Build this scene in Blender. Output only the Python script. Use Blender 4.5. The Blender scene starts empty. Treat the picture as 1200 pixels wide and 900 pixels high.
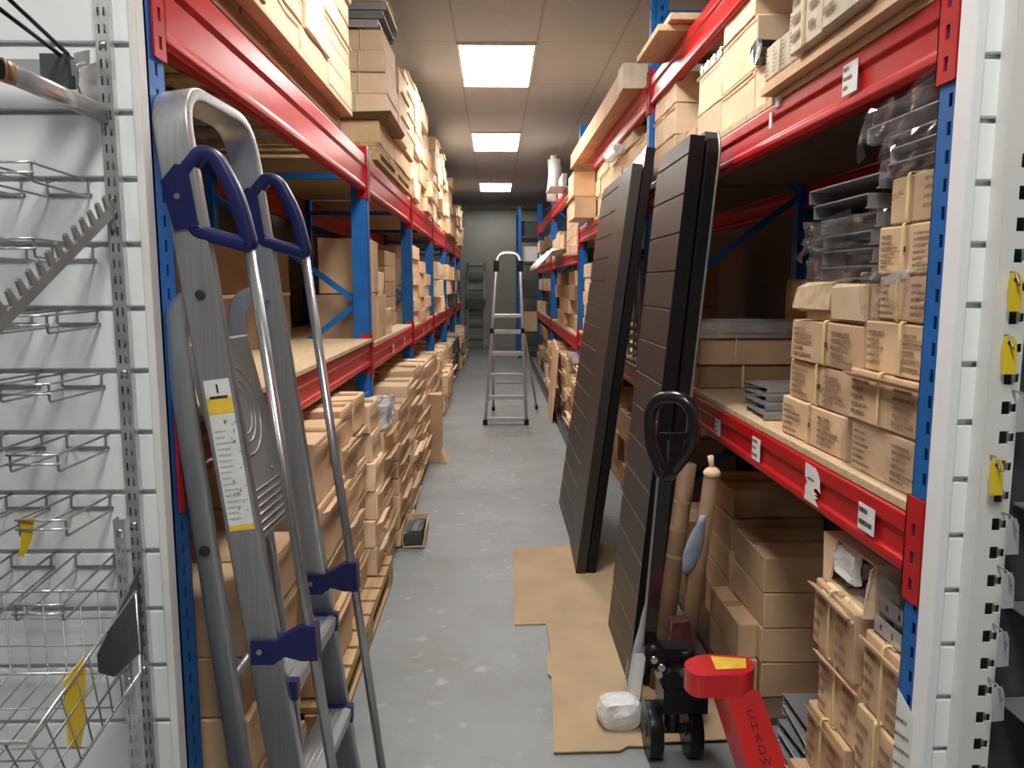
import bpy, bmesh, math, random
from mathutils import Vector as V, Matrix, noise
random.seed(11)
SC = bpy.context.scene
COL = SC.collection
PI = math.pi

# ------------------------------------------------------------------ materials
def mat(name, col, rough=.5, metal=0., var=.0, scale=6., bump=0., bscale=60., spec=.5, rnd=0., stretch=None, col2=None, coat=0.):
    m = bpy.data.materials.new(name); m.use_nodes = True
    nt = m.node_tree; N = nt.nodes; L = nt.links
    p = N['Principled BSDF']
    p.inputs['Roughness'].default_value = rough
    p.inputs['Metallic'].default_value = metal
    p.inputs['Specular IOR Level'].default_value = spec
    p.inputs['Coat Weight'].default_value = coat
    c = (*col, 1)
    p.inputs['Base Color'].default_value = c
    tc = N.new('ShaderNodeTexCoord')
    src = tc.outputs['Object']
    if stretch:
        mp = N.new('ShaderNodeMapping'); mp.inputs['Scale'].default_value = stretch
        L.new(src, mp.inputs['Vector']); src = mp.outputs['Vector']
    if var > 0 or col2:
        nz = N.new('ShaderNodeTexNoise'); nz.inputs['Scale'].default_value = scale
        nz.inputs['Detail'].default_value = 5
        L.new(src, nz.inputs['Vector'])
        cr = N.new('ShaderNodeValToRGB')
        cr.color_ramp.elements[0].position = .32; cr.color_ramp.elements[1].position = .68
        a = col2 if col2 else tuple(x * (1 - var) for x in col)
        b = tuple(min(1, x * (1 + var)) for x in col)
        cr.color_ramp.elements[0].color = (*a, 1); cr.color_ramp.elements[1].color = (*b, 1)
        L.new(nz.outputs['Fac'], cr.inputs['Fac'])
        out = cr.outputs['Color']
        if rnd > 0:
            oi = N.new('ShaderNodeObjectInfo')
            mr = N.new('ShaderNodeMapRange')
            mr.inputs['To Min'].default_value = 1 - rnd; mr.inputs['To Max'].default_value = 1 + rnd
            L.new(oi.outputs['Random'], mr.inputs['Value'])
            hs = N.new('ShaderNodeHueSaturation')
            L.new(mr.outputs['Result'], hs.inputs['Value']); L.new(out, hs.inputs['Color'])
            out = hs.outputs['Color']
        L.new(out, p.inputs['Base Color'])
    if bump > 0:
        n2 = N.new('ShaderNodeTexNoise'); n2.inputs['Scale'].default_value = bscale; n2.inputs['Detail'].default_value = 4
        L.new(src, n2.inputs['Vector'])
        bp = N.new('ShaderNodeBump'); bp.inputs['Strength'].default_value = bump; bp.inputs['Distance'].default_value = .01
        L.new(n2.outputs['Fac'], bp.inputs['Height']); L.new(bp.outputs['Normal'], p.inputs['Normal'])
    return m

def plastic_wrap_mat(name, tint=(.9, .92, .95), clear=.72, rough=.12):
    m = bpy.data.materials.new(name); m.use_nodes = True
    nt = m.node_tree; N = nt.nodes; L = nt.links
    p = N['Principled BSDF']; p.inputs['Base Color'].default_value = (*tint, 1)
    p.inputs['Roughness'].default_value = rough; p.inputs['Specular IOR Level'].default_value = .8
    t = N.new('ShaderNodeBsdfTransparent'); t.inputs['Color'].default_value = (.96, .97, .98, 1)
    mx = N.new('ShaderNodeMixShader'); mx.inputs['Fac'].default_value = clear
    gl = N.new('ShaderNodeBsdfGlossy'); gl.inputs['Roughness'].default_value = rough
    mx2 = N.new('ShaderNodeMixShader'); lw = N.new('ShaderNodeLayerWeight'); pw = N.new('ShaderNodeMath'); pw.operation = 'POWER'; pw.inputs[1].default_value = 3.5; fr = N.new('ShaderNodeMath'); fr.operation = 'MULTIPLY_ADD'; fr.inputs[1].default_value = .45; fr.inputs[2].default_value = .07
    L.new(lw.outputs['Facing'], pw.inputs[0]); L.new(pw.outputs[0], fr.inputs[0])
    L.new(p.outputs['BSDF'], mx.inputs[1]); L.new(t.outputs['BSDF'], mx.inputs[2])
    L.new(fr.outputs[0], mx2.inputs['Fac']); L.new(mx.outputs['Shader'], mx2.inputs[1]); L.new(gl.outputs['BSDF'], mx2.inputs[2])
    L.new(mx2.outputs['Shader'], N['Material Output'].inputs['Surface'])
    return m

def emit_mat(name, col, strength):
    m = bpy.data.materials.new(name); m.use_nodes = True
    p = m.node_tree.nodes['Principled BSDF']
    p.inputs['Base Color'].default_value = (.9, .9, .9, 1)
    p.inputs['Emission Color'].default_value = (*col, 1); p.inputs['Emission Strength'].default_value = strength
    return m

def floor_mat():
    m = mat('painted_concrete', (.245, .262, .27), .50, 0, .16, .8, .12, 30)
    nt = m.node_tree; N = nt.nodes; L = nt.links; p = N['Principled BSDF']
    base = p.inputs['Base Color'].links[0].from_socket
    tc = N.new('ShaderNodeTexCoord')
    n1 = N.new('ShaderNodeTexNoise'); n1.inputs['Scale'].default_value = 2.3; n1.inputs['Detail'].default_value = 9; n1.inputs['Roughness'].default_value = .7
    L.new(tc.outputs['Object'], n1.inputs['Vector'])
    r1 = N.new('ShaderNodeValToRGB'); r1.color_ramp.elements[0].position = .49; r1.color_ramp.elements[1].position = .64
    L.new(n1.outputs['Fac'], r1.inputs['Fac'])
    mx = N.new('ShaderNodeMix'); mx.data_type = 'RGBA'; mx.inputs['B'].default_value = (.185, .18, .165, 1)
    mu = N.new('ShaderNodeMath'); mu.operation = 'MULTIPLY'; mu.inputs[1].default_value = .6
    L.new(r1.outputs['Color'], mu.inputs[0]); L.new(mu.outputs[0], mx.inputs['Factor'])
    L.new(base, mx.inputs['A'])
    # small worn pale flecks
    v = N.new('ShaderNodeTexNoise'); v.inputs['Scale'].default_value = 11; v.inputs['Detail'].default_value = 6
    L.new(tc.outputs['Object'], v.inputs['Vector'])
    r2 = N.new('ShaderNodeValToRGB'); r2.color_ramp.elements[0].position = .62; r2.color_ramp.elements[1].position = .70
    L.new(v.outputs['Fac'], r2.inputs['Fac'])
    mx2 = N.new('ShaderNodeMix'); mx2.data_type = 'RGBA'; mx2.inputs['B'].default_value = (.42, .42, .40, 1)
    mu2 = N.new('ShaderNodeMath'); mu2.operation = 'MULTIPLY'; mu2.inputs[1].default_value = .55
    L.new(r2.outputs['Color'], mu2.inputs[0]); L.new(mu2.outputs[0], mx2.inputs['Factor'])
    L.new(mx.outputs['Result'], mx2.inputs['A'])
    L.new(mx2.outputs['Result'], p.inputs['Base Color'])
    return m

def ceiling_mat():
    m = mat('ceiling_tile', (.50, .545, .59), .9, 0, .03, 30, .1, 200)
    nt = m.node_tree; N = nt.nodes; L = nt.links; p = N['Principled BSDF']
    base = p.inputs['Base Color'].links[0].from_socket
    tc = N.new('ShaderNodeTexCoord')
    mp = N.new('ShaderNodeMapping'); mp.inputs['Location'].default_value = (.28, .03, 0)
    L.new(tc.outputs['Object'], mp.inputs['Vector'])
    br = N.new('ShaderNodeTexBrick'); br.offset = 0; br.inputs['Scale'].default_value = 1
    br.inputs['Brick Width'].default_value = .6; br.inputs['Row Height'].default_value = 1.2
    br.inputs['Mortar Size'].default_value = .010; br.inputs['Mortar Smooth'].default_value = .1
    L.new(mp.outputs['Vector'], br.inputs['Vector'])
    mx = N.new('ShaderNodeMix'); mx.data_type = 'RGBA'; mx.inputs['B'].default_value = (.38, .41, .44, 1)
    L.new(br.outputs['Fac'], mx.inputs['Factor']); L.new(base, mx.inputs['A'])
    L.new(mx.outputs['Result'], p.inputs['Base Color'])
    return m

M = {}
M['card'] = mat('brown_cardboard', (.66, .45, .275), .8, 0, .12, 5, .12, 40, .25, .18)
M['card_pale'] = mat('pale_cardboard', (.80, .60, .40), .78, 0, .10, 6, .12, 40, .25, .14)
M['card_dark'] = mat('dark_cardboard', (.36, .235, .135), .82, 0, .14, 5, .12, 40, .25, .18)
M['card_cream'] = mat('cream_printed_card', (.62, .53, .41), .7, 0, .12, 18, .1, 40, .3, .10)
M['edge'] = mat('torn_card_edge', (.62, .46, .29), .9, 0, .15, 40, .2, 80)
M['ink'] = mat('faded_brown_ink', (.20, .125, .07), .8, 0, .35, 60)
M['black_ink'] = mat('black_ink', (.035, .03, .03), .6)
M['tape'] = mat('clear_brown_tape', (.50, .36, .21), .25, 0, .1, 9)
M['strap'] = mat('yellow_strap', (.78, .65, .30), .45, 0, .12, 20)
M['red'] = mat('red_rack_paint', (.50, .012, .016), .30, 0, .10, 8, .03, 30, .28)
M['blue'] = mat('blue_rack_paint', (.008, .125, .42), .45, 0, .10, 9, .03, 30, .35)
M['bolt'] = mat('zinc_bolt', (.62, .62, .60), .3, 1)
M['chip'] = mat('chipboard', (.60, .44, .27), .75, 0, .14, 45, .1, 90, .3)
M['darkened_board'] = mat('darkened_board_brown', (.115, .075, .045), .8, 0, .15, 20)  # board brown darkened to deepen the shade below the overhead decks
M['plank'] = mat('pallet_timber', (.46, .31, .165), .8, 0, .25, 3, .2, 30, .25, .1, (12, 1, 12))
M['alu'] = mat('brushed_aluminium', (.47, .48, .49), .36, .7, .10, 5, .06, 30, .5, 0, (40, 40, 1))
M['alu_tube'] = mat('polished_aluminium_tube', (.42, .42, .42), .25, .8, .08, 6)
M['alu_plate'] = mat('ribbed_aluminium_plate', (.43, .43, .42), .45, .6, .12, 9)
M['chrome'] = mat('chrome_plating', (.62, .62, .62), .26, .7, .18, 14)
M['nickel'] = mat('dull_nickel_wire', (.36, .36, .36), .35, .6, .1, 20)
M['copper'] = mat('worn_copper_end', (.45, .25, .16), .35, .9, .2, 20)
M['navy'] = mat('navy_blue_plastic', (.010, .013, .088), .38, 0, .1, 10)
M['black'] = mat('black_plastic', (.010, .010, .011), .32, 0, .1, 10, spec=.22)
M['card_floor'] = mat('trodden_cardboard', (.47, .345, .215), .85, 0, .09, 4, .1, 40, .2)
M['tube_card'] = mat('dark_brown_tube_card', (.24, .145, .08), .7, 0, .2, 9)
M['wall_end'] = mat('end_wall_paint', (.42, .42, .37), .8, 0, .05, 2)
M['blackmetal'] = mat('black_painted_steel', (.012, .012, .013), .22, 0, .15, 12, coat=.3)
M['slatblack'] = mat('black_slatwall_laminate', (.030, .025, .022), .42, 0, .14, 3, .05, 60)
M['lit_lip'] = mat('lit_lip_fibreboard', (.30, .25, .20), .7)  # raw board tone, laid on lower groove lips only to paint them lit
M['white'] = mat('white_slatwall_laminate', (.86, .875, .885), .38, 0, .025, 3)
M['insert'] = mat('grey_groove_insert', (.56, .57, .58), .4, .3)
M['trim'] = mat('cream_edge_trim', (.78, .775, .74), .4, 0, .03, 4)
M['paper'] = mat('white_paper', (.80, .79, .77), .6, 0, .05, 30)
M['yellow'] = mat('yellow_plastic_tag', (.86, .62, .035), .4, 0, .06, 12)
M['ysticker'] = mat('yellow_sticker', (.88, .58, .06), .5, 0, .12, 30)
M['greymetal'] = mat('grey_coated_profile', (.33, .34, .355), .33, .5, .12, 8)
M['silver'] = mat('silver_profile', (.62, .63, .65), .3, .7, .1, 9)
M['darkmetal'] = mat('dark_steel', (.09, .09, .095), .35, .7, .15, 9)
M['truck_red'] = mat('pallet_truck_red', (.62, .026, .032), .28, 0, .06, 6, coat=.3)
M['truck_ink'] = mat('dark_red_lettering', (.10, .012, .014), .5)
M['wrap'] = plastic_wrap_mat('clear_stretch_wrap', clear=.965, rough=.08)
M['wrap_white'] = plastic_wrap_mat('milky_plastic_bag', (.82, .83, .85), .45, .18)
M['wall'] = mat('grey_green_wall_paint', (.12, .122, .112), .8, 0, .06, 2)
M['wall_pale'] = mat('pale_wall_paint', (.50, .50, .48), .8, 0, .05, 2)
M['floor'] = floor_mat()
M['ceil'] = ceiling_mat()
M['lampframe'] = mat('white_lamp_frame', (.8, .8, .78), .5)
M['lamp'] = emit_mat('lit_diffuser', (1., .98, .935), 15.0)
M['lamp_dim'] = emit_mat('dimmed_lit_diffuser', (1., .98, .92), 8.0)  # same kind of lamp, set weaker to keep the far floor dim
M['darkgrey'] = mat('dark_grey_plastic', (.06, .062, .066), .5, 0, .15, 8)
M['bluebag'] = mat('pale_blue_plastic', (.30, .36, .44), .3, 0, .2, 15)
M['whiteplastic'] = mat('white_polythene', (.72, .72, .72), .22, 0, .12, 25, .3, 45)
M['redbrown'] = mat('dark_red_plastic_film', (.09, .03, .026), .25, 0, .3, 12)

# ------------------------------------------------------------------ mesh builder
class B:
    def __init__(s): s.bm = bmesh.new()
    def face(s, vs, mi=0, smooth=False):
        try:
            f = s.bm.faces.new(vs); f.material_index = mi; f.smooth = smooth; return f
        except ValueError: return None
    def quad(s, pts, mi=0): return s.face([s.bm.verts.new(p) for p in pts], mi)
    def hexa(s, p, mi=0):            # 8 points: bottom ring 0-3 counter-clockwise, top ring 4-7
        v = [s.bm.verts.new(q) for q in p]
        for idx in ((3, 2, 1, 0), (4, 5, 6, 7), (0, 1, 5, 4), (1, 2, 6, 5), (2, 3, 7, 6), (3, 0, 4, 7)):
            s.face([v[i] for i in idx], mi)
    def box(s, x0, x1, y0, y1, z0, z1, mi=0):
        s.hexa([(x0, y0, z0), (x1, y0, z0), (x1, y1, z0), (x0, y1, z0), (x0, y0, z1), (x1, y0, z1), (x1, y1, z1), (x0, y1, z1)], mi)
        return s
    def obox(s, c, a, b, d, mi=0):   # centre and three half-axis vectors
        c, a, b, d = V(c), V(a), V(b), V(d)
        s.hexa([c - a - b - d, c + a - b - d, c + a + b - d, c - a + b - d, c - a - b + d, c + a - b + d, c + a + b + d, c - a + b + d], mi)
        return s
    def bar(s, p0, p1, w, h, up=(0, 0, 1), mi=0):
        p0, p1, up = V(p0), V(p1), V(up); t = (p1 - p0); L = t.length; t.normalize()
        a = t.cross(up).normalized(); b = a.cross(t)
        return s.obox((p0 + p1) / 2, a * w / 2, t * L / 2, b * h / 2, mi)
    def cyl(s, p0, p1, r, n=16, r2=None, mi=0, cap=True):
        p0, p1 = V(p0), V(p1); t = (p1 - p0).normalized()
        a = t.orthogonal().normalized(); b = t.cross(a); r2 = r if r2 is None else r2
        A = [s.bm.verts.new(p0 + (a * math.cos(k * 2 * PI / n) + b * math.sin(k * 2 * PI / n)) * r) for k in range(n)]
        Bv = [s.bm.verts.new(p1 + (a * math.cos(k * 2 * PI / n) + b * math.sin(k * 2 * PI / n)) * r2) for k in range(n)]
        for k in range(n): s.face([A[k], A[(k + 1) % n], Bv[(k + 1) % n], Bv[k]], mi, True)
        if cap: s.face(A[::-1], mi); s.face(Bv, mi)
        return s
    def tube(s, pts, r, n=10, closed=False, mi=0, cap=True):
        pts = [V(p) for p in pts]; m = len(pts); rings = []
        a = None
        for i, p in enumerate(pts):
            if closed: t = pts[(i + 1) % m] - pts[i - 1]
            else: t = pts[min(i + 1, m - 1)] - pts[max(i - 1, 0)]
            t.normalize()
            a = t.orthogonal().normalized() if a is None else (a - t * a.dot(t)).normalized()
            b = t.cross(a); rr = r[i] if isinstance(r, (list, tuple)) else r
            rings.append([s.bm.verts.new(p + (a * math.cos(k * 2 * PI / n) + b * math.sin(k * 2 * PI / n)) * rr) for k in range(n)])
        for i in range(m if closed else m - 1):
            A, Bv = rings[i], rings[(i + 1) % m]
            for k in range(n): s.face([A[k], A[(k + 1) % n], Bv[(k + 1) % n], Bv[k]], mi, True)
        if cap and not closed: s.face(rings[0][::-1], mi); s.face(rings[-1], mi)
        return s
    def sweep(s, pts, nrm, prof, closed=False, mi=0, smooth=True):   # planar path, nrm = plane normal, prof = (along nrm, sideways)
        pts = [V(p) for p in pts]; m = len(pts); nrm = V(nrm).normalized(); rings = []
        for i, p in enumerate(pts):
            pa = pts[i - 1] if (closed or i > 0) else None; pb = pts[(i + 1) % m] if (closed or i < m - 1) else None
            t = (p - pa).normalized() if pb is None else (pb - p).normalized() if pa is None else ((p - pa).normalized() + (pb - p).normalized()).normalized()
            k = 1.
            if pa is not None and pb is not None: k = 1 / max(.5, t.dot((pb - p).normalized()))
            sd = t.cross(nrm).normalized()
            rings.append([s.bm.verts.new(p + nrm * a + sd * b * k) for a, b in prof])
        n = len(prof)
        for i in range(m if closed else m - 1):
            A, Bv = rings[i], rings[(i + 1) % m]
            for k in range(n): s.face([A[k], A[(k + 1) % n], Bv[(k + 1) % n], Bv[k]], mi, smooth)
        if not closed: s.face(rings[0][::-1], mi); s.face(rings[-1], mi)
        return s
    def prism(s, pts, vec, mi=0):
        vec = V(vec); A = [s.bm.verts.new(V(p)) for p in pts]; Bv = [s.bm.verts.new(V(p) + vec) for p in pts]; n = len(A)
        s.face(A[::-1], mi); s.face(Bv, mi)
        for k in range(n): s.face([A[k], A[(k + 1) % n], Bv[(k + 1) % n], Bv[k]], mi)
        return s
    def plate(s, o, u, v, w, h, holes, th, mi=0):    # a sheet with rectangular holes (u0,u1,v0,v1) punched through
        o, u, v = V(o), V(u).normalized(), V(v).normalized(); nrm = u.cross(v)
        us = sorted({0., w, *[x for q in holes for x in q[:2]]}); vs = sorted({0., h, *[x for q in holes for x in q[2:]]})
        hs = set()
        for q in holes:
            for i in range(len(us) - 1):
                if us[i] >= q[0] - 1e-9 and us[i + 1] <= q[1] + 1e-9:
                    for j in range(len(vs) - 1):
                        if vs[j] >= q[2] - 1e-9 and vs[j + 1] <= q[3] + 1e-9: hs.add((i, j))
        F = {}; G = {}
        def vert(d, i, j, off):
            if (i, j) not in d: d[(i, j)] = s.bm.verts.new(o + u * us[i] + v * vs[j] + nrm * off)
            return d[(i, j)]
        solid = lambda i, j: 0 <= i < len(us) - 1 and 0 <= j < len(vs) - 1 and (i, j) not in hs
        for i in range(len(us) - 1):
            for j in range(len(vs) - 1):
                if (i, j) in hs: continue
                s.face([vert(F, i, j, 0), vert(F, i + 1, j, 0), vert(F, i + 1, j + 1, 0), vert(F, i, j + 1, 0)], mi)
                s.face([vert(G, i, j + 1, -th), vert(G, i + 1, j + 1, -th), vert(G, i + 1, j, -th), vert(G, i, j, -th)], mi)
                for (di, dj, e0, e1) in ((0, -1, (i, j), (i + 1, j)), (1, 0, (i + 1, j), (i + 1, j + 1)), (0, 1, (i + 1, j + 1), (i, j + 1)), (-1, 0, (i, j + 1), (i, j))):
                    if not solid(i + di, j + dj):
                        s.face([vert(F, *e1, 0), vert(F, *e0, 0), vert(G, *e0, -th), vert(G, *e1, -th)], mi)
        return s
    def sphere(s, c, r, mi=0, sc=(1, 1, 1), seg=16):
        r0 = bmesh.ops.create_uvsphere(s.bm, u_segments=seg, v_segments=max(6, seg // 2), radius=r)
        for v in r0['verts']: v.co = V((v.co.x * sc[0], v.co.y * sc[1], v.co.z * sc[2])) + V(c)
        for f in {f for v in r0['verts'] for f in v.link_faces}: f.material_index = mi; f.smooth = True
        return s
    def bevel(s, w, seg=2):
        bmesh.ops.bevel(s.bm, geom=[e for e in s.bm.edges if e.is_manifold and e.calc_face_angle(0) > .5], offset=w, segments=seg, profile=.5, affect='EDGES', clamp_overlap=True)
        return s
    def cuts(s, n):
        bmesh.ops.subdivide_edges(s.bm, edges=s.bm.edges[:], cuts=n, use_grid_fill=True); return s
    def jitter(s, a, sc=6., seed=0):
        for v in s.bm.verts: v.co += noise.noise_vector(v.co * sc + V((seed * 3.7, seed, -seed))) * a
        return s
    def rot(s, c, ang, axis='Z'):
        bmesh.ops.rotate(s.bm, verts=s.bm.verts, cent=V(c), matrix=Matrix.Rotation(ang, 3, axis)); return s

def fillet(pts, r, seg=5, closed=False):
    pts = [V(p) for p in pts]; out = []; m = len(pts)
    for i, p in enumerate(pts):
        if not closed and i in (0, m - 1): out.append(p); continue
        a, b = pts[i - 1], pts[(i + 1) % m]
        d0, d1 = (a - p), (b - p); rr = r[i] if isinstance(r, (list, tuple)) else r
        k = min(rr, d0.length * .48, d1.length * .48); q0 = p + d0.normalized() * k; q1 = p + d1.normalized() * k
        for j in range(seg + 1):
            t = j / seg; out.append(q0 * (1 - t) ** 2 + p * 2 * t * (1 - t) + q1 * t * t)
    return out
def oval(a, b, n=12, p=.6):       # rounded-rectangle like profile, half sizes a (along normal), b (sideways)
    o = []
    for k in range(n):
        c, s_ = math.cos(2 * PI * k / n + PI / n), math.sin(2 * PI * k / n + PI / n)
        o.append((a * math.copysign(abs(c) ** p, c), b * math.copysign(abs(s_) ** p, s_)))
    return o
def rect(a, b): return [(-a, -b), (a, -b), (a, b), (-a, b)]

# ------------------------------------------------------------------ objects
def tag(o, label, cat, group=None, kind=None):
    o['label'] = label; o['category'] = cat
    if group: o['group'] = group
    if kind: o['kind'] = kind
    return o
def base_of(o):
    return V(o.get('_base', (0, 0, 0)))
BASE = {}
def obj(name, b, mats, parent=None, base=None, label=None, bev=0, smooth=False):
    bm = b.bm if isinstance(b, B) else b
    bmesh.ops.recalc_face_normals(bm, faces=bm.faces)
    if parent is not None: off = BASE[parent]
    elif base is not None: off = V(base)
    else:
        c = [v.co for v in bm.verts]
        off = V((sum(v.x for v in c) / len(c), sum(v.y for v in c) / len(c), min(v.z for v in c)))
    for v in bm.verts: v.co -= off
    me = bpy.data.meshes.new(name); bm.to_mesh(me); bm.free()
    for m in (mats if isinstance(mats, (list, tuple)) else [mats]): me.materials.append(M[m])
    if smooth:
        for p in me.polygons: p.use_smooth = True
    o = bpy.data.objects.new(name, me); COL.objects.link(o)
    if parent is not None: o.parent = parent
    else: o.location = off
    BASE[o] = off
    if label: o['label'] = label
    if bev:
        md = o.modifiers.new('soft_edges', 'BEVEL'); md.width = bev; md.segments = 2; md.limit_method = 'ANGLE'; md.angle_limit = .6
    return o
def thing(name, label, cat, loc, group=None):
    o = bpy.data.objects.new(name, None); COL.objects.link(o); o.location = loc; o.empty_display_size = .05
    BASE[o] = V(loc); return tag(o, label, cat, group)
def struct(name, b, mats, **k):
    o = obj(name, b, mats, base=(0, 0, 0), **k); o['kind'] = 'structure'; return o
def dup(root, loc, label=None, group=None):
    r = root.copy(); COL.objects.link(r); d = V(loc); r.location = d; BASE[r] = d
    if label: r['label'] = label
    if group: r['group'] = group
    for ch in list(root.children):
        c = ch.copy(); COL.objects.link(c); c.parent = r; BASE[c] = d
        for g in list(ch.children):
            q = g.copy(); COL.objects.link(q); q.parent = c; BASE[q] = d
    return r
def text_into(b, s, o, u, v, size, mi=0, align='CENTER'):       # flat lettering built into a mesh
    cu = bpy.data.curves.new('lettering', 'FONT'); cu.body = s; cu.size = size; cu.align_x = align; cu.align_y = 'CENTER'; cu.resolution_u = 3
    t = bpy.data.objects.new('lettering', cu); COL.objects.link(t)
    dg = bpy.context.evaluated_depsgraph_get(); me = bpy.data.meshes.new_from_object(t.evaluated_get(dg))
    o, u, v = V(o), V(u).normalized(), V(v).normalized()
    vs = [b.bm.verts.new(o + u * q.co.x + v * q.co.y) for q in me.vertices]
    for p in me.polygons: b.face([vs[i] for i in p.vertices], mi)
    bpy.data.objects.remove(t); bpy.data.curves.remove(cu); bpy.data.meshes.remove(me)
def marks(b, o, u, v, w, h, rows, mi=1, seed=0, fill=.8, ht=.45):   # rows of unreadable printing
    rg = random.Random(seed); o, u, v = V(o), V(u).normalized(), V(v).normalized()
    for r in range(rows):
        y = h * (1 - (r + .5) / rows); x = 0.; hh = h / rows * ht / 2; end = w * rg.uniform(fill * .6, fill + .2)
        while x < end:
            l = rg.uniform(.03, .09) * max(w, .06)
            l = min(l, end - x)
            if l > .001: b.quad([o + u * x + v * (y - hh), o + u * (x + l) + v * (y - hh), o + u * (x + l) + v * (y + hh), o + u * x + v * (y + hh)], mi)
            x += l + rg.uniform(.01, .03) * max(w, .06)

ORD = ['lowest', 'second up', 'third up', 'fourth up', 'fifth up', 'sixth up', 'seventh up', 'eighth up', 'ninth up', 'tenth up']
NTH = ['first', 'second', 'third', 'fourth', 'fifth', 'sixth', 'seventh', 'eighth', 'ninth', 'tenth', 'eleventh', 'twelfth']
CID = [0]
SKIP = set()
def carton(x0, x1, y0, y1, z0, z1, label, group=None, side=-1, m='card', strap=None, prints=0, flap=0, rot=0., jit=.004, tape=True, hole=False, cat='box', name='cardboard_box', face='x', bigmark=None):
    """side -1: its aisle face is the -X one (rack by the pallet truck); +1: its aisle face is the +X one (rack by the ladder)"""
    CID[0] += 1; sd = CID[0]
    if label in SKIP: return None
    rg = random.Random(sd)
    c = V(((x0 + x1) / 2, (y0 + y1) / 2, z0))
    xf = x0 if side < 0 else x1; out = -1 if side < 0 else 1
    b = B(); b.box(x0, x1, y0, y1, z0, z1)
    b.cuts(2); b.jitter(jit, 7, sd)
    lo = z0
    for v in b.bm.verts: v.co.z = max(v.co.z, lo)
    b.bevel(.0035, 1)
    # lid seam on top and on the aisle face
    top = z1 + jit * .4
    if tape:
        b.box(x0 + .006, x1 - .006, (y0 + y1) / 2 - .02, (y0 + y1) / 2 + .02, z1 - .004, z1 + .0022 + jit * .5, 2)
    if face == 'x':
        P0 = lambda y, z: (xf + out * (jit * .7 + .0012), y, z)
        u = (0, -1, 0) if side < 0 else (0, 1, 0)
        ys = y1 if side < 0 else y0
        if prints:
            w, h = y1 - y0, z1 - z0
            o = (xf + out * (jit * .8 + .0012), ys + u[1] * w * .06, z0 + h * .10)
            marks(b, o, u, (0, 0, 1), w * .30, h * .76, prints, 1, sd)
            o = (xf + out * (jit * .8 + .0012), ys + u[1] * w * .62, z0 + h * .10)
            marks(b, o, u, (0, 0, 1), w * .30, h * .76, prints, 1, sd + 7)
            if bigmark:
                o = (xf + out * (jit * .9 + .0014), ys + u[1] * w * bigmark, z0 + h * .5)
                b.quad([V(o) + V((0, u[1] * q * .011, r * .006)) for q, r in ((-1, -1), (1, -1), (1, 1), (-1, 1))], 3)
    else:
        if prints:
            w, h = x1 - x0, z1 - z0
            marks(b, (x0 + w * .06, y0 - jit * .8 - .0012, z0 + h * .1), (1, 0, 0), (0, 0, 1), w * .3, h * .76, prints, 1, sd)
    if rot: b.rot(c, rot)
    parts = strap is not None or flap
    if not parts:
        o = obj(name, b, [m, 'ink', 'tape', 'black_ink'], base=c); return tag(o, label, cat, group)
    t = thing(name, label, cat, c, group)
    obj('carton_body', b, [m, 'ink', 'tape', 'black_ink'], t)
    if strap is not None:
        for q in (strap if isinstance(strap, (list, tuple)) else [strap]):
            s_ = B(); e = jit + .002; hw = .0048
            if face == 'x':
                yy = y0 + (y1 - y0) * q
                pts = [(x0 - e, yy, z0 + .001), (x1 + e, yy, z0 + .001), (x1 + e, yy, z1 + e * .7), (x0 - e, yy, z1 + e * .7)]
                s_.sweep(fillet(pts, .008, 3, True), (0, 1, 0), rect(hw, .0009), True)
            else:
                xx = x0 + (x1 - x0) * q
                pts = [(xx, y0 - e, z0 + .001), (xx, y1 + e, z0 + .001), (xx, y1 + e, z1 + e * .7), (xx, y0 - e, z1 + e * .7)]
                s_.sweep(fillet(pts, .008, 3, True), (1, 0, 0), rect(hw, .0009), True)
            if rot: s_.rot(c, rot)
            for v in s_.bm.verts: v.co.z = max(v.co.z, z0 + .0005)
            obj('strap', s_, 'strap', t, label='yellow packing strap')
    if flap:
        f = B(); L = flap; tilt = rg.uniform(.35, 1.0); zt = z1 - .006 - rg.uniform(0, .012)
        n = 4
        A = []; C_ = []
        for k in range(n + 1):
            y = y0 + .004 + (y1 - y0 - .008) * k / n
            l = L * rg.uniform(.75, 1.1)
            A.append(V((xf + out * (jit + .001), y, zt))); C_.append(V((xf + out * (jit + .001 + l * math.sin(tilt)), y, zt + l * math.cos(tilt) * .55)))
        for k in range(n):
            f.hexa([A[k] - V((0, 0, .004)), A[k + 1] - V((0, 0, .004)), C_[k + 1] - V((0, 0, .004)), C_[k] - V((0, 0, .004)), A[k], A[k + 1], C_[k + 1], C_[k]])
        if rot: f.rot(c, rot)
        obj('flap', f, m, t)
    if hole:
        h = B(); yc = (y0 + y1) / 2 + rg.uniform(-.02, .02); zc = z0 + (z1 - z0) * .6
        ring = [(xf + out * (jit + .0016), yc + .035 * math.cos(a * PI / 8), zc + .016 * math.sin(a * PI / 8)) for a in range(16)]
        h.prism(ring, (out * .001, 0, 0))  # flat black disc paints the dark inside of the hole
        if rot: h.rot(c, rot)
        obj('hand_hole_disc', h, 'black', t, label='black oval disc painted as a dark hand hole')
    return t

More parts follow.
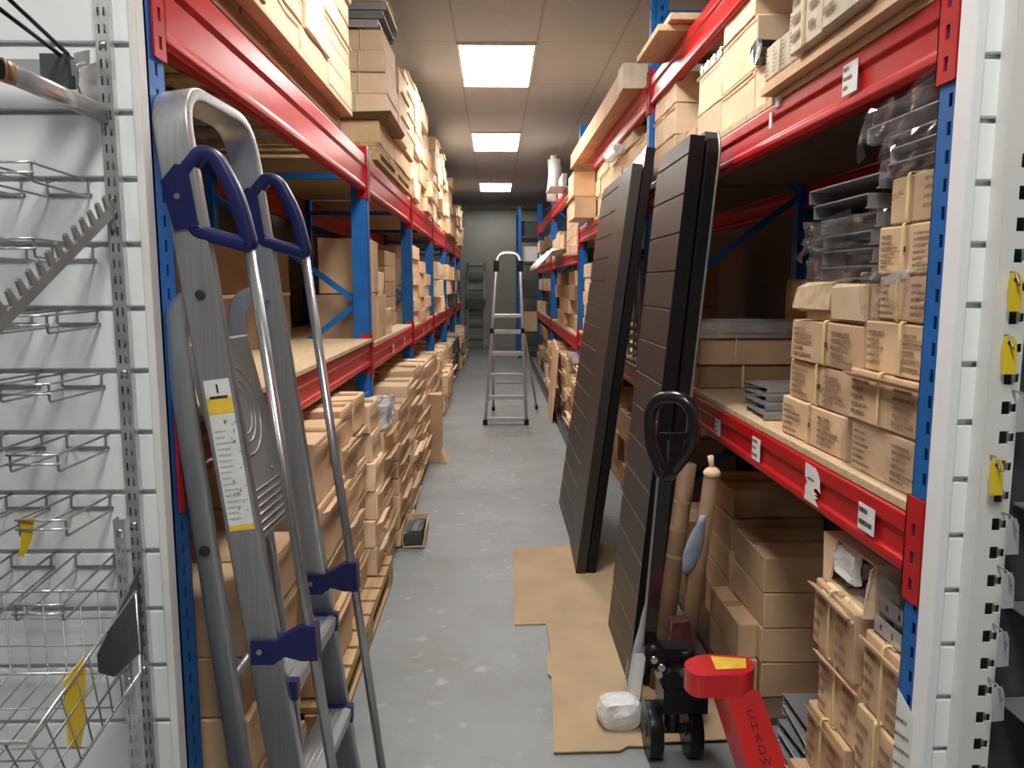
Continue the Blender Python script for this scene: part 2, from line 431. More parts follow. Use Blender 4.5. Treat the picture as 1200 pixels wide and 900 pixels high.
def wrap_shell(parent, x0, x1, y0, y1, z0, z1, name='plastic_wrap', m='wrap', amp=.012, sc=14., tails=0, seed=1, label='crumpled clear plastic wrap'):
    b = B(); b.box(x0, x1, y0, y1, z0, z1); b.cuts(7)
    for v in b.bm.verts:
        d = noise.noise_vector(v.co * sc + V((seed, seed * 2, 0))); e = noise.noise_vector(v.co * sc * 2.7 + V((0, seed, 3)))
        v.co += d * amp + e * amp * .6
    rg = random.Random(seed)
    for k in range(tails):
        o = V((x0 - .005, rg.uniform(y0, y1), rg.uniform(z0, z1)))
        pr = None
        for j in range(7):
            t = j / 6; w = .03 * (1 - .7 * t)
            p = o + V((-.03 * t, .13 * t, -.02 * t - .06 * t * t)) + V((rg.uniform(-.008, .008), 0, rg.uniform(-.008, .008)))
            q = [b.bm.verts.new(p + V((rg.uniform(-.01, .01), 0, w))), b.bm.verts.new(p + V((rg.uniform(-.015, .015), 0, -w)))]
            if pr: b.face([pr[0], q[0], q[1], pr[1]], 0)
            pr = q
    return obj(name, b, m, parent, label=label)
# ------------------------------------------------------------------ the setting
CEIL = 3.27; XW = 1.80; YB = -3.2; YE = 18.6
XF = 4.6; YF = -5.0; YM = 1.52   # open area before the racks
b = B(); b.box(-XF, XF, YF, YM, -.1, 0); b.box(-XW, XW, YM, YE, -.1, 0); struct('floor', b, 'floor')
b = B(); b.box(-XF, XF, YF, YM, CEIL, CEIL + .1); b.box(-XW, XW, YM, YE, CEIL, CEIL + .1); struct('ceiling', b, 'ceil')
b = B(); b.box(-XW, XW, YE, YE + .1, 0, CEIL); struct('wall_back', b, 'wall_end')
b = B(); b.box(-XF, XF, YF - .1, YF, 0, CEIL); struct('wall_front', b, 'wall_pale')
b = B(); b.box(-XW - .1, -XW, YM, YE, 0, CEIL); b.box(-XF, -XW - .1, YM, YM + .1, 0, CEIL); b.box(-XF - .1, -XF, YF, YM + .1, 0, CEIL); struct('wall_left', b, 'wall')
b = B(); b.box(XW, XW + .1, YM, YE, 0, CEIL); b.box(XW + .1, XF, YM, YM + .1, 0, CEIL); b.box(XF, XF + .1, YF, YM + .1, 0, CEIL); struct('wall_right', b, 'wall')
b = B(); b.box(-XW, XW, 17.15, 17.35, 3.12, CEIL); struct('lamp_screen', b, 'wall_end')  # added beam that screens the end lamp from view

# ceiling panels: three seen in the photo, the rest of the row over and behind the camera
lamps = [(.02, 14.55, 'farthest bright rectangular ceiling light over the end of the aisle'),
         (.02, 10.0, 'middle bright rectangular ceiling light of the three in view'),
         (.02, 6.6, 'nearest and largest bright ceiling light panel in view'),
         (.02, 2.9, 'bright ceiling light panel above the folded aluminium ladder'),
         (.02, .0, 'bright ceiling light panel over the open floor before the racks'),
         (-2.3, -.7, 'square bright ceiling light panel before the white panel with wire hooks'),
         (.02, 17.95, 'small ceiling light hidden behind the added screen beam at the back wall')]
for xc, y, lb in lamps:
    t = thing('ceiling_light', lb, 'ceiling light', (xc, y, CEIL - .03), 'rectangular ceiling lights')
    f = B(); hx, hy = (.30, .30) if xc < -1 else (.30, .62) if y < 17 else (.70, .09); x0, x1, y0, y1 = xc - hx, xc + hx, y - hy, y + hy
    for q in ((x0, x0 + .02, y0, y1), (x1 - .02, x1, y0, y1), (x0 + .02, x1 - .02, y0, y0 + .02), (x0 + .02, x1 - .02, y1 - .02, y1)):
        f.box(*q, CEIL - .022, CEIL - .001)
    obj('lamp_frame', f, 'lampframe', t)
    d = B(); d.box(x0 + .02, x1 - .02, y0 + .02, y1 - .02, CEIL - .014, CEIL - .004)
    obj('diffuser', d, 'lamp_dim' if y > 12 else 'lamp', t)

# ------------------------------------------------------------------ pallet racks
def upright(t, side, y0, xf, ztop, holes, depth=.90):
    """one frame: front and rear post, foot plates and bracing. side = +1 when the rack lies towards +X"""
    W, T = .085, .078
    for xi, nm in ((xf, 'front'), (xf + side * (depth - W), 'rear')):
        xa, xb = min(xi, xi + side * W), max(xi, xi + side * W)
        b = B(); th = .0025
        H1 = []; H2 = []
        if holes and nm == 'front':
            n = int(ztop / .05)
            for k in range(1, n):
                H1.append((W * .62 - .005, W * .62 + .005, k * .05, k * .05 + .024) if side > 0 else (W * .38 - .005, W * .38 + .005, k * .05, k * .05 + .024))
                H2.append((T * .5 - .006, T * .5 + .006, k * .05 + .012, k * .05 + .036))
        b.plate((xa, y0, 0.004), (1, 0, 0), (0, 0, 1), W, ztop, H1, th)                        # face towards the camera
        xo = xa if side > 0 else xb
        if side > 0: b.plate((xo, y0 + T, .004), (0, -1, 0), (0, 0, 1), T, ztop, H2, th)       # face towards the aisle
        else: b.plate((xo, y0, .004), (0, 1, 0), (0, 0, 1), T, ztop, H2, th)
        b.box(xa, xb, y0 + T - th, y0 + T, .004, ztop + .004)
        b.box(xa + .02, xb - .02, y0 + .001, y0 + .010, .004, ztop + .004) if not (holes and nm == 'front') else None
        # rolled rib down the middle of the camera face
        if holes and nm == 'front':
            xr = xa + (W * .2 if side > 0 else W * .8); b.cyl((xr, y0 - .001, .01), (xr, y0 - .001, ztop), .004, 8)
        p = obj('upright_post', b, 'blue', t)
        q = B(); q.box(xa - .02, xb + .02, y0 - .015, y0 + T + .015, 0, .006); obj('foot_plate', q, 'blue', p)
        if holes and nm == 'front':
            pass
    yb = y0 + T * .5
    xa, xb = xf + side * W, xf + side * (depth - W)
    b = B(); z = .25; k = 0
    while z + .55 < ztop:
        (p0, p1) = ((xa, yb, z), (xb, yb, z + .55)) if k % 2 == 0 else ((xb, yb, z), (xa, yb, z + .55))
        b.bar(p0, p1, .03, .035, (0, 1, 0)); z += .58; k += 1
    b.bar((xa, yb, .12), (xb, yb, .12), .03, .035, (0, 1, 0)); b.bar((xa, yb, ztop - .1), (xb, yb, ztop - .1), .03, .035, (0, 1, 0))
    obj('frame_brace', b, 'blue', t)

def beam_prof(h):   # stepped box section: (along X outwards, up)
    return [(0, 0), (.022, -.004), (.030, .006), (.030, .022), (.022, .030), (.022, h * .60), (.030, h * .68), (.030, h - .006), (.024, h), (-.018, h), (-.018, 0)]
def rack_beam(t, side, ya, yb, x, z, h, conn=True):
    o = -side
    b = B(); pr = beam_prof(h)
    A = [V((x + o * (p[0] - .03), ya, z + p[1])) for p in pr]
    b.prism(A, (0, yb - ya, 0))
    bo = obj('rack_beam', b, 'red', t, bev=.003)
    if conn:
        for y, s in ((ya, 1), (yb, -1)):
            c = B(); y0, y1 = (y - .058, y + .004) if s > 0 else (y - .004, y + .058)
            xo = x + o * .006; x2 = x + o * .001
            Hs = [(.012, .026, z_, z_ + .026) for z_ in (.020, .075, .130, .185)]
            hh = h + .085
            if side > 0: c.plate((xo, y1, z - .042), (0, -1, 0), (0, 0, 1), y1 - y0, hh, [(q[0] + (.012 if s > 0 else .02), q[1] + (.012 if s > 0 else .02), q[2], q[3]) for q in Hs if q[3] < hh], .004)
            else: c.plate((xo, y0, z - .042), (0, 1, 0), (0, 0, 1), y1 - y0, hh, [(q[0] + .012, q[1] + .012, q[2], q[3]) for q in Hs if q[3] < hh], .004)
            c.box(min(xo, x + side * .05), max(xo, x + side * .05), (y1 - .004) if s > 0 else y0, y1 if s > 0 else (y0 + .004), z - .042, z + hh - .042)
            obj('beam_connector', c, 'red', bo)
    return bo

def price_label(bo, side, x, yc, zc, w, h, seed, torn=False, label='white paper stock label', rows=2, fill=.8):
    b = B(); o = -side; xs = x + o * .0012
    sg = -1 if side > 0 else 1     # reading direction along Y as seen from the aisle
    if torn:
        rg = random.Random(seed); y0, y1, z0, z1 = yc + .5 * w, yc - .5 * w, zc - h / 2, zc + h / 2
        P = [(0, 0), (.05, .22), (.02, .34), (.16, .5), (.0, .62), (.0, 1.), (.62, .97), (.80, .88), (.93, .70), (.95, .50), (1., .40), (.74, .46), (.58, .42), (.62, .34), (.80, .31), (.62, .27), (.84, .22), (.66, .17), (.9, .0)]
        pts = [V((xs, yc + sg * (u - .5) * w, z0 + v_ * h)) for u, v_ in P]
        b.prism(pts, (o * .0006, 0, 0))
        marks(b, (xs + o * .0012, yc - sg * w * .35, z0 + h * .5), (0, sg, 0), (0, 0, 1), w * .5, h * .25, 1, 1, seed, .9, .25)
    else:
        b.box(min(xs, xs + o * .0006), max(xs, xs + o * .0006), yc - w / 2, yc + w / 2, zc - h / 2, zc + h / 2)
        marks(b, (xs + o * .0012, yc - sg * w * .44, zc - h * .42), (0, sg, 0), (0, 0, 1), w * .85, h * .9, rows, 1, seed, fill, .42)
    return obj('stock_label', b, ['paper', 'ink' if torn or rows != 2 else 'black_ink'], bo, label=label)

LX, RX = -.68, .82
Lp = [1.60, 4.22, 6.42, 8.62, 10.9, 13.2, 15.5]
Rp = [1.385, 4.20, 7.60, 11.3, 14.9]
LT_names = ['nearest bay of the red and blue rack behind the folded ladder', 'second bay of the red and blue rack along the ladder side of the aisle',
            'third bay of the blue post rack on the ladder side of the aisle', 'fourth bay of the rack on the ladder side of the aisle',
            'fifth bay of the rack on the ladder side of the aisle', 'farthest bay of the rack on the ladder side of the aisle']
RT_names = ['nearest bay of the red and blue rack holding small strapped cartons', 'second bay of the red and blue rack behind the leaning black panels',
            'third bay of the red and blue rack beside the silver step ladder', 'farthest bay of the rack past the silver step ladder']
LZ = {0: (1.055, 1.992), 1: (1.02, 1.985), 2: (1.0, 1.985), 3: (1.0, 1.985), 4: (1., 1.985), 5: (1., 1.985)}
for i in range(6):
    ya, yb = Lp[i], Lp[i + 1]
    t = thing('pallet_rack', LT_names[i], 'rack', (LX - .45, (ya + yb) / 2, 0), 'rack bays along the ladder side')
    top = 2.17
    upright(t, -1, ya, LX, top, i < 1)
    if i == 5: upright(t, -1, yb, LX, top, False)
    for lv, z in enumerate(LZ[i]):
        h = .13 if lv == 0 else .185
        for x, fr in ((LX, True), (LX - .85, False)):
            bo = rack_beam(t, -1, ya + .08, yb, x, z, h, fr)
            if fr and lv == 0 and i in (1, 2): 
                for yy in ((ya + yb) / 2 - .15, (ya + yb) / 2 + .5): price_label(bo, -1, LX, yy, z + .05, .07, .06, i * 7 + int(yy * 10), rows=1)
RZ = {0: (.922, 1.902, 2.43), 1: (.900, 1.895, 2.43), 2: (.840, 1.70, 2.43), 3: (.84, 1.7, 2.43)}
RB = {}
for i in range(4):
    ya, yb = Rp[i], Rp[i + 1]
    t = thing('pallet_rack', RT_names[i], 'rack', (RX + .45, (ya + yb) / 2, 0), 'rack bays along the pallet truck side')
    top = 3.0
    upright(t, 1, ya, RX, top, i < 2)
    if i == 3: upright(t, 1, yb, RX, top, False)
    for lv, z in enumerate(RZ[i]):
        h = .123 if lv < 2 else .14
        for x, fr in ((RX, True), (RX + .85, False)):
            bo = rack_beam(t, 1, ya + .08, yb, x, z, h, fr)
            if fr: RB[(i, lv)] = bo
bo = RB[(0, 0)]
price_label(bo, 1, RX, 1.635, .985, .075, .060, 3, label='white stock label with two lines of black print')
price_label(bo, 1, RX, 1.925, .985, .10, .098, 5, torn=True, label='torn white paper label')
price_label(bo, 1, RX, 2.36, .985, .075, .072, 6, rows=3, fill=.6, label='blank looking white stock label')
price_label(bo, 1, RX, 2.78, .975, .07, .06, 9, rows=3, fill=.6, label='shaded white stock label')
price_label(RB[(0, 1)], 1, RX, 1.835, 1.970, .075, .07, 8, rows=3, fill=.55, label='white stock label on upper beam')
c = B(); c.box(RX - .006, RX + .002, 2.28, 2.31, 2.005, 2.032); obj('label_scrap', c, 'paper', RB[(0, 1)], label='torn white scrap of a label')
c = B(); c.box(RX - .006, RX - .002, 2.335, 2.352, 1.955, 2.0)
obj('label_scrap', c, 'paper', RB[(0, 1)], label='torn white scrap of a label')
for i in (1, 2):
    price_label(RB[(i, 0)], 1, RX, (Rp[i] + Rp[i + 1]) / 2 + .9, RZ[i][0] + .06, .09, .07, 4 + i, rows=1, label='small pale stock label')

# boards lying on the beams
def board(side, ya, yb, z, label, m='chip', over=.0, th=.018, x0=None, x1=None):
    b = B()
    if side < 0: a, c_ = (LX - .85 if x0 is None else x0), (LX - .004 + over if x1 is None else x1)
    else: a, c_ = (RX + .004 - over if x0 is None else x0), (RX + .85 if x1 is None else x1)
    b.box(a, c_, ya, yb, z, z + th)
    return tag(obj('shelf_board', b, m, bev=.002), label, 'board', 'shelf boards on the rack beams')
LN = ['nearest', 'second', 'third', 'fourth', 'fifth', 'farthest']
for i in range(6):
    for lv, z in enumerate(LZ[i]):
        h = .13 if lv == 0 else .185
        if lv == 1 and i == 0: continue
        nm = 'waist high' if lv == 0 else 'top'
        if i == 0: lb = 'bare pale chipboard shelf behind the folded ladder'
        else: lb = f'chipboard on the {nm} beams of the {LN[i]} ladder side rack bay'
        board(-1, Lp[i] + .082, Lp[i + 1] - .002, z + h + .001, lb, x1=LX + .012 if lv == 0 and i == 0 else None)
RN = ['nearest', 'second', 'third', 'farthest']
for i in range(4):
    for lv, z in enumerate(RZ[i]):
        if lv == 2: continue
        nm = ('waist high', 'overhead')[lv]
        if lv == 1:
            bd = thing('shelf_board', f'shade-darkened board on the overhead beams of the {RN[i]} pallet truck side rack bay', 'board', (RX + .4, Rp[i] + 1, z + .124), 'shelf boards on the rack beams')
            b = B(); b.box(RX + .03, RX + .85, Rp[i] + .082, Rp[i + 1] - .002, z + .124, z + .144); obj('deck', b, 'darkened_board', bd)  # deck painted dark for shade below; lip keeps the board's own tan
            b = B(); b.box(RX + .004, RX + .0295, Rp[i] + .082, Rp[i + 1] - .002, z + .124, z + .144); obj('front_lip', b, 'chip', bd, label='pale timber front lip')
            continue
        board(1, Rp[i] + .082, Rp[i + 1] - .002, z + .124, f'chipboard on the {nm} beams of the {RN[i]} pallet truck side rack bay', th=.020)
# timber slats carrying the top level of the near bay by the ladder
for k in range(9):
    y = 1.86 + k * .285
    b = B(); b.box(LX - .86, LX - .034, y, y + .09, 2.179, 2.195); b.jitter(.0008, 9, k)
    tag(obj('timber_slat', b, 'plank', bev=.002), f'{NTH[k]} timber slat from the camera across the beams above the ladder', 'slat', 'timber slats under the top pallet')
# pieces lying on the third level opposite
b = B(); b.box(.70, 1.25, 3.45, 3.95, 2.572, 2.600); tag(obj('shelf_board', b, 'chip', bev=.003), 'short pinkish board jutting from the highest beam near the blue post', 'board')
b = B(); b.box(.74, 1.2, 3.40, 3.9, 2.602, 2.630); tag(obj('shelf_board', b, 'chip', bev=.003), 'second short board lying on the jutting pinkish board', 'board')
t = thing('flat_pack', 'long tan flat pack lying along the highest beam of the second bay', 'package', (.95, 6, 2.572), None)
b = B(); b.box(.72, 1.22, 4.45, 7.5, 2.573, 2.70); b.cuts(3); b.jitter(.006, 3, 4); 
for v in b.bm.verts: v.co.z = max(v.co.z, 2.573)
obj('pack_body', b, 'card', t)
b = B(); b.box(.713, 1.228, 4.435, 4.62, 2.5735, 2.709); b.jitter(.003, 9, 2)
for v in b.bm.verts: v.co.z = max(v.co.z, 2.5731)
obj('end_wrap', b, 'card_cream', t, label='pale end')
# ------------------------------------------------------------------ slatwall end panels
def slatwall(name, label, xa, xb, y, z0, z1, pitch, zref, th, mats, group=None, groove=.012, gh=.011):
    """grooved board facing -Y; grooves at zref + k*pitch are real recesses"""
    t = thing(name, label, 'slatwall panel', ((xa + xb) / 2, y + th / 2, z0), group)
    zs = []; z = zref
    while z - pitch > z0 + .02: z -= pitch
    while z < z1 - .02: zs.append(z); z += pitch
    b = B(); edges = [z0] + [q for s_ in zs for q in (s_ - gh / 2, s_ + gh / 2)] + [z1]
    for k in range(0, len(edges), 2): b.box(xa, xb, y, y + groove, edges[k], edges[k + 1])
    b.box(xa, xb, y + groove, y + th, z0, z1)
    obj('grooved_board', b, mats[0], t, bev=.0012)
    b = B()
    for s_ in zs: b.box(xa + .001, xb - .001, y + groove - .0025, y + groove + .0005, s_ - gh / 2 - .001, s_ + gh / 2 + .001); b.box(xa + .001, xb - .001, y + .001, y + groove - .002, s_ + gh / 2 - .0018, s_ + gh / 2 - .0004)
    obj('groove_insert', b, mats[1], t)
    return t
SLY = 1.50
ts = slatwall('slatwall_panel', 'white slatwall end panel behind the wire hooks and toothed arm', -1.72, -.668, SLY, .04, 2.42, .1205, 1.935, .02, ('white', 'insert'))
b = B(); b.box(-.668, -.652, SLY - .006, SLY + .03, .04, 2.42); obj('edge_trim', b, 'trim', ts, bev=.003, label='cream edge trim')
SRY = 1.30
ts2 = slatwall('slatwall_panel', 'white slatwall end panel beside the blue post and yellow tags', .800, 1.72, SRY, .04, 2.42, .1013, 1.869, .02, ('white', 'insert'))
b = B(); b.box(.781, .798, SRY - .004, SRY + .045, .04, 2.42); obj('edge_trim', b, 'white', ts2, bev=.002)
# sheet of paper stuck across the foot of the blue post by the panel
b = B(); pts = [(.770, 1.375, .733), (.787, 1.318, .680), (.787, 1.318, .38), (.770, 1.375, .38)]
b.prism(pts, (-.0008, -.0003, 0))
marks(b, (.7678, 1.372, .42), (.017, -.057, 0), (0, 0, 1), .04, .27, 9, 1, 3, .9, .22)
tag(obj('paper_sheet', b, ['paper', 'ink']), 'white printed sheet stuck over the foot of the blue rack post', 'paper')

# ------------------------------------------------------------------ slotted standards
def standard(label, x, y, z0, z1, w, depth, pitch, mats='chrome', two=True, slot_h=.016, group=None, sw=.004):
    t = thing('slotted_standard', label, 'shelf standard', (x + w / 2, y, z0), group)
    b = B(); H = []
    n = int((z1 - z0) / pitch)
    for k in range(n):
        z = k * pitch + pitch * .3
        cols = ((.30, .70) if two else (.55,))
        for c in cols: H.append((w * c - sw / 2, w * c + sw / 2, z, z + slot_h))
    b.plate((x, y, z0), (1, 0, 0), (0, 0, 1), w, z1 - z0, H, .0018)
    b.box(x, x + .002, y + .0018, y + depth, z0, z1); b.box(x + w - .002, x + w, y + .0018, y + depth, z0, z1)
    obj('slotted_rail', b, mats, t)
    k = z0 + .08
    while k < z1: s_ = B(); s_.sphere((x + w / 2, y - .001, k), .0065, 0, (1, .5, 1), 12); k += .30; obj('rivet', s_, 'bolt', t)
    return t
standard('chrome twin slotted upright fixed to the white panel beside the blue post', -.722, SLY - .017, .05, 2.4, .026, .017, .030, group=None)
standard('shorter dark chrome slotted upright beside the wire basket', -.728, 1.44, .05, 1.055, .022, .02, .030)
# notched white standard with the tag hooks at the opposite panel
tw = thing('notched_standard', 'white notched shelf upright with yellow tags hanging from its slots', 'shelf standard', (.86, 1.27, .05), None)
b = B(); H = []
for k in range(47):
    z = .02 + k * .0505; H += [(.024, .040, z, z + .022), (.034, .050, z + .004, z + .018)]
b.plate((.826, 1.262, .05), (1, 0, 0), (0, 0, 1), .052, 2.35, H, .003)
b.box(.826, .830, 1.266, 1.30, .05, 2.40)
obj('notched_rail', b, 'trim', tw)
b = B(); b.box(.831, .878, 1.285, 1.289, .05, 2.40); obj('rail_back', b, 'darkgrey', tw)
# dark shelving beyond it
sh = thing('display_shelving', 'dark grey metal shelving beyond the white notched upright', 'shelving', (1.1, 1.2, .05), None)
b = B(); b.box(.892, 1.6, 1.285, 1.295, .05, 2.4); obj('back_panel', b, 'darkgrey', sh)
for k, z in enumerate((.22, .40, .58, .76, .94, 1.12)):
    b = B(); b.box(.895, 1.6, 1.02, 1.28, z, z + .006); b.box(.895, 1.6, 1.015, 1.021, z - .03, z + .02); obj('shelf', b, 'greymetal', sh, bev=.002)

def tag_on_hook(px, pz, y, lb, tilt, col='yellow', clear=False):
    t = thing('plastic_tag', lb, 'tag', (px, y, pz - .05), 'tags on the notched upright')
    b = B(); w, h = .019, .036
    u = V((math.cos(tilt), math.sin(tilt) * .5, 0)).normalized(); v = V((-.06, 0, 1)).normalized(); o = V((px, y, pz))
    P = [(-w * .35, h * .85), (w * .35, h * .85), (w * .62, h * .5), (w * .62, -h * .9), (-w * .62, -h * .9), (-w * .62, h * .5)]
    n = u.cross(v).normalized()
    b.prism([o + u * p + v * q for p, q in P], n * .0012)
    obj('tag_plate', b, col, t)
    if not clear:
        e = B(); e.cyl(o + v * h * .55 - n * .001, o + v * h * .55 + n * .0025, .0035, 10); obj('eyelet', e, 'darkmetal', t, label='dark eyelet hole')
    k = B(); k.tube(fillet([o + v * h * .9 + V((0, .07, .0)), o + v * h * .9, o + v * h * .55 + n * .006, o + v * h * .4 - V((0, .012, .004))], .006), .0018, 8)
    obj('hook_wire', k, 'nickel', t)
tag_on_hook(.848, 1.487, 1.25, 'topmost of three yellow plastic tags on the white notched upright', .2)
tag_on_hook(.847, 1.384, 1.25, 'middle of three yellow plastic tags on the white notched upright', -.1)
tag_on_hook(.839, 1.180, 1.245, 'lowest of three yellow plastic tags on the white notched upright', .1)
for k, z in enumerate((1.29, 1.08, .985, .88, .78)):
    tag_on_hook(.868, z, 1.235, f'milky blank tag, {ORD[k].replace("lowest","topmost").replace("up","down")} on the white notched upright', .3, 'wrap_white', True)

# ------------------------------------------------------------------ fittings on the white panel by the ladder
def P3(px, py, Y):      # convenience: world point on the plane y = Y
    f, yw, pt = 905., math.radians(1.27), math.radians(7.4)
    F = (math.sin(yw) * math.cos(pt), math.cos(yw) * math.cos(pt), -math.sin(pt)); R = (math.cos(yw), -math.sin(yw), 0)
    U = (math.sin(yw) * math.sin(pt), math.cos(yw) * math.sin(pt), math.cos(pt))
    a, c = (px - 600) / f, (450 - py) / f
    d = V([F[i] + a * R[i] + c * U[i] for i in range(3)]); t = Y / d.y
    return V((d.x * t, Y, 1.5 + d.z * t))
# straight tube arm held by a plate bracket
t = thing('tube_hook', 'copper ended chrome tube arm sticking out of the white panel', 'display arm', (-.72, 1.36, 1.8), None)
a0, a1 = V((-.713, 1.478, 1.807)), V((-.737, 1.225, 1.818))
b = B(); pr = oval(.0165, .0085, 14, .8); d = (a1 - a0).normalized()
b.sweep([a0, a1], (0, 0, 1), pr); 
obj('arm_tube', b, 'chrome', t)
b = B(); q = a1 + d * .0005
b.sweep([q - d * .02, q + d * .0015], (0, 0, 1), oval(.0175, .0095, 14, .8)); obj('arm_end_sleeve', b, 'copper', t, label='worn copper coloured open end')
b = B(); q = a1 + d * .0022; b.sweep([q, q + d * .001], (0, 0, 1), oval(.0145, .0065, 14, .8)); obj('arm_bore_disc', b, 'black', t, label='black disc painted as the dark hollow end')  # flat black disc paints the shaded hollow of the tube
b = B(); b.prism([(-.7235, 1.482, 1.90), (-.7235, 1.482, 1.80), (-.7235, 1.44, 1.808), (-.7235, 1.415, 1.84), (-.7235, 1.425, 1.872)], (.0025, 0, 0)); obj('bracket_plate', b, 'chrome', t)
# crossbar with double rods and a square block
t = thing('crossbar_rail', 'flat chrome crossbar with a dark square block and two black rods', 'rail', (-.9, 1.44, 1.85), None)
b = B(); b.box(-1.35, -.735, 1.432, 1.440, 1.862, 1.890); obj('flat_bar', b, 'chrome', t, bev=.001)
b = B(); b.box(-.788, -.742, 1.418, 1.445, 1.842, 1.896); b.bevel(.004, 2); obj('square_block', b, 'darkgrey', t, label='dark square plastic block')
b = B(); b.tube([P3(-30, -12, 1.15), P3(70, 64, 1.415)], .0035, 8); b.tube([P3(-20, -30, 1.15), P3(80, 64, 1.415)], .0035, 8); obj('rod', b, 'black', t, label='thin black rods')
b = B(); b.prism([(-.735, 1.43, 1.90), (-.735, 1.43, 1.845), (-.735, 1.47, 1.80), (-.735, 1.482, 1.92)], (.0025, 0, 0)); b.cyl((-.736, 1.445, 1.872), (-.730, 1.445, 1.872), .006, 10); obj('end_bracket', b, 'chrome', t)
# toothed sloping arm
t = thing('toothed_hook', 'sloping chrome arm with a row of square teeth on its upper edge', 'display arm', (-.75, 1.3, 1.5), None)
A0, A1 = P3(131, 243, 1.475), P3(-30, 405, 1.10)
d = (A1 - A0); L = d.length; d.normalize(); up = V((0, 0, 1)); up = (up - d * up.dot(d)).normalized(); sd = d.cross(up)
b = B(); b.obox((A0 + A1) / 2 - up * .006, d * L / 2, up * .009, sd * .0028)
n = 15
for k in range(n):
    o = A0 + d * (L * (k + .5) / n); hh = .026
    P = [o - d * .010 + up * .002, o + d * .005 + up * .002, o + d * .002 + up * hh, o - d * .006 + up * (hh + .002)]
    b.prism([q - sd * .0028 for q in P], sd * .0056)
b.prism([A0 + V((-.0028, 0, .015)), A0 + V((-.0028, .012, .02)), A0 + V((-.0028, .012, -.05)), A0 + V((-.0028, 0, -.04))], (.0056, 0, 0))
obj('toothed_bar', b, 'nickel', t)
# wire hooks in the grooves
def wire_hook(xl, xr, z, proj, rise, drop, tilt, label, over=.006):
    t = thing('wire_hook', label, 'wire hook', ((xl + xr) / 2, SLY - proj / 2, z - drop), 'wire hooks on the white slatwall')
    r = .0022; yw = SLY - .004; yf = SLY - proj
    for x, s_ in ((xl, -1), (xr, 1)):
        b = B()
        b.tube(fillet([(x, SLY + .008, z), (x, yw, z + .0), (x, yw - .004, z - .002), (x, yw - .004, z - drop), (x + s_ * .003, yf, z - drop + rise), (x + s_ * .003, yf, z + rise), (x, yw - .004, z + .0)], .005, 3), r, 8)
        obj('side_loop', b, 'nickel', t)
    b = B()
    for dz in (.0, -drop * .55):
        b.tube([(xl - .008, yf - .003, z + rise + dz), (xr + .008, yf - .003, z + rise + dz)], r, 8)
    obj('front_bar', b, 'chrome', t)
    b = B(); b.box(xl - .004, xr + .004, yw - .0015, yw + .0015, z - drop * .9, z - drop * .75); obj('back_strip', b, 'nickel', t)
    return t
rows = [1.697, 1.578, 1.457, 1.337, 1.215, 1.095, .976]
zz = 1.935 - .1205 * 2
names_row = ['top row of the white panel', 'second row from the top of the white panel', 'third row from the top of the white panel', 'fourth row from the top of the white panel', 'fifth row from the top of the white panel', 'row with the yellow tag on the white panel', 'row just above the wire basket']
for k in range(7):
    z = 1.935 - .1205 * (k + 2)
    rs = [.006, .004, -.002, .003, 0, .002, -.02][k]; pj = [.19, .20, .18, .19, .18, .17, .20][k]
    wire_hook(-.832, -.757, z - .004, pj, rs, .030, 0, f'wire hook nearer the slotted upright, {names_row[k]}')
    wire_hook(-.958, -.880, z - .004, pj + .02, rs, .030, 0, f'wire hook farther from the slotted upright, {names_row[k]}')
# yellow tag in one of the hooks
b = B(); pr = None
for j in range(9):
    tt = j / 8; c = V((-.822 + .004 * math.sin(tt * 2) - .016 * tt * tt, 1.329 - .006 * tt, 1.0925 - .068 * tt)); w = .010 * (1 - tt * .75) + .002
    q = [b.bm.verts.new(c + V((-w, 0, 0))), b.bm.verts.new(c + V((w, .004, 0)))]
    if pr: b.face([pr[0], pr[1], q[1], q[0]])
    pr = q
bmesh.ops.solidify(b.bm, geom=b.bm.faces[:], thickness=.0012)
tag(obj('curled_tag', b, 'yellow'), 'curled yellow tag hanging in a wire hook above the basket', 'tag')
# wire basket
t = thing('wire_basket', 'chrome wire basket hung low on the white panel', 'basket', (-.95, 1.3, .62), None)
xr, xl = -.705, -1.5
BT, FT, BBm, FB = (1.462, .905), (1.10, .815), (1.462, .735), (1.16, .685)    # (y, z) corners: back top, front top, back bottom, front bottom
def lerp(a, c, s_): return (a[0] + (c[0] - a[0]) * s_, a[1] + (c[1] - a[1]) * s_)
b = B()
for x in (xr, xl): b.tube([(x, *BT), (x, *FT), (x, *FB), (x, *BBm), (x, *BT)], .0032, 8)
for q in (BT, FT, FB, BBm): b.tube([(xl, *q), (xr, *q)], .0032, 8)
obj('basket_rim', b, 'chrome', t)
b = B()
n = 22
for k in range(1, n):
    x = xl + (xr - xl) * k / n; b.tube([(x, *BT), (x, *BBm), (x, *FB), (x, *FT)], .0016, 6)
for s_ in (.33, .66):
    q = lerp(BT, BBm, s_); b.tube([(xl, *q), (xr, *q)], .0016, 6)
    q = lerp(FT, FB, s_); b.tube([(xl, *q), (xr, *q)], .0016, 6); q = lerp(BBm, FB, s_); b.tube([(xl, *q), (xr, *q)], .0016, 6)
obj('wire_mesh', b, 'nickel', t)
for x in (xr, xl):
    b = B()
    for s_ in (.12, .25, .38, .5, .62, .75, .88):
        p, q = lerp(BT, FT, s_), lerp(BBm, FB, s_); b.tube([(x, *p), (x, *q)], .0016, 6)
    for s_ in (.33, .66):
        p, q = lerp(BT, BBm, s_), lerp(FT, FB, s_); b.tube([(x, *p), (x, *q)], .0016, 6)
    obj('side_mesh', b, 'nickel', t)
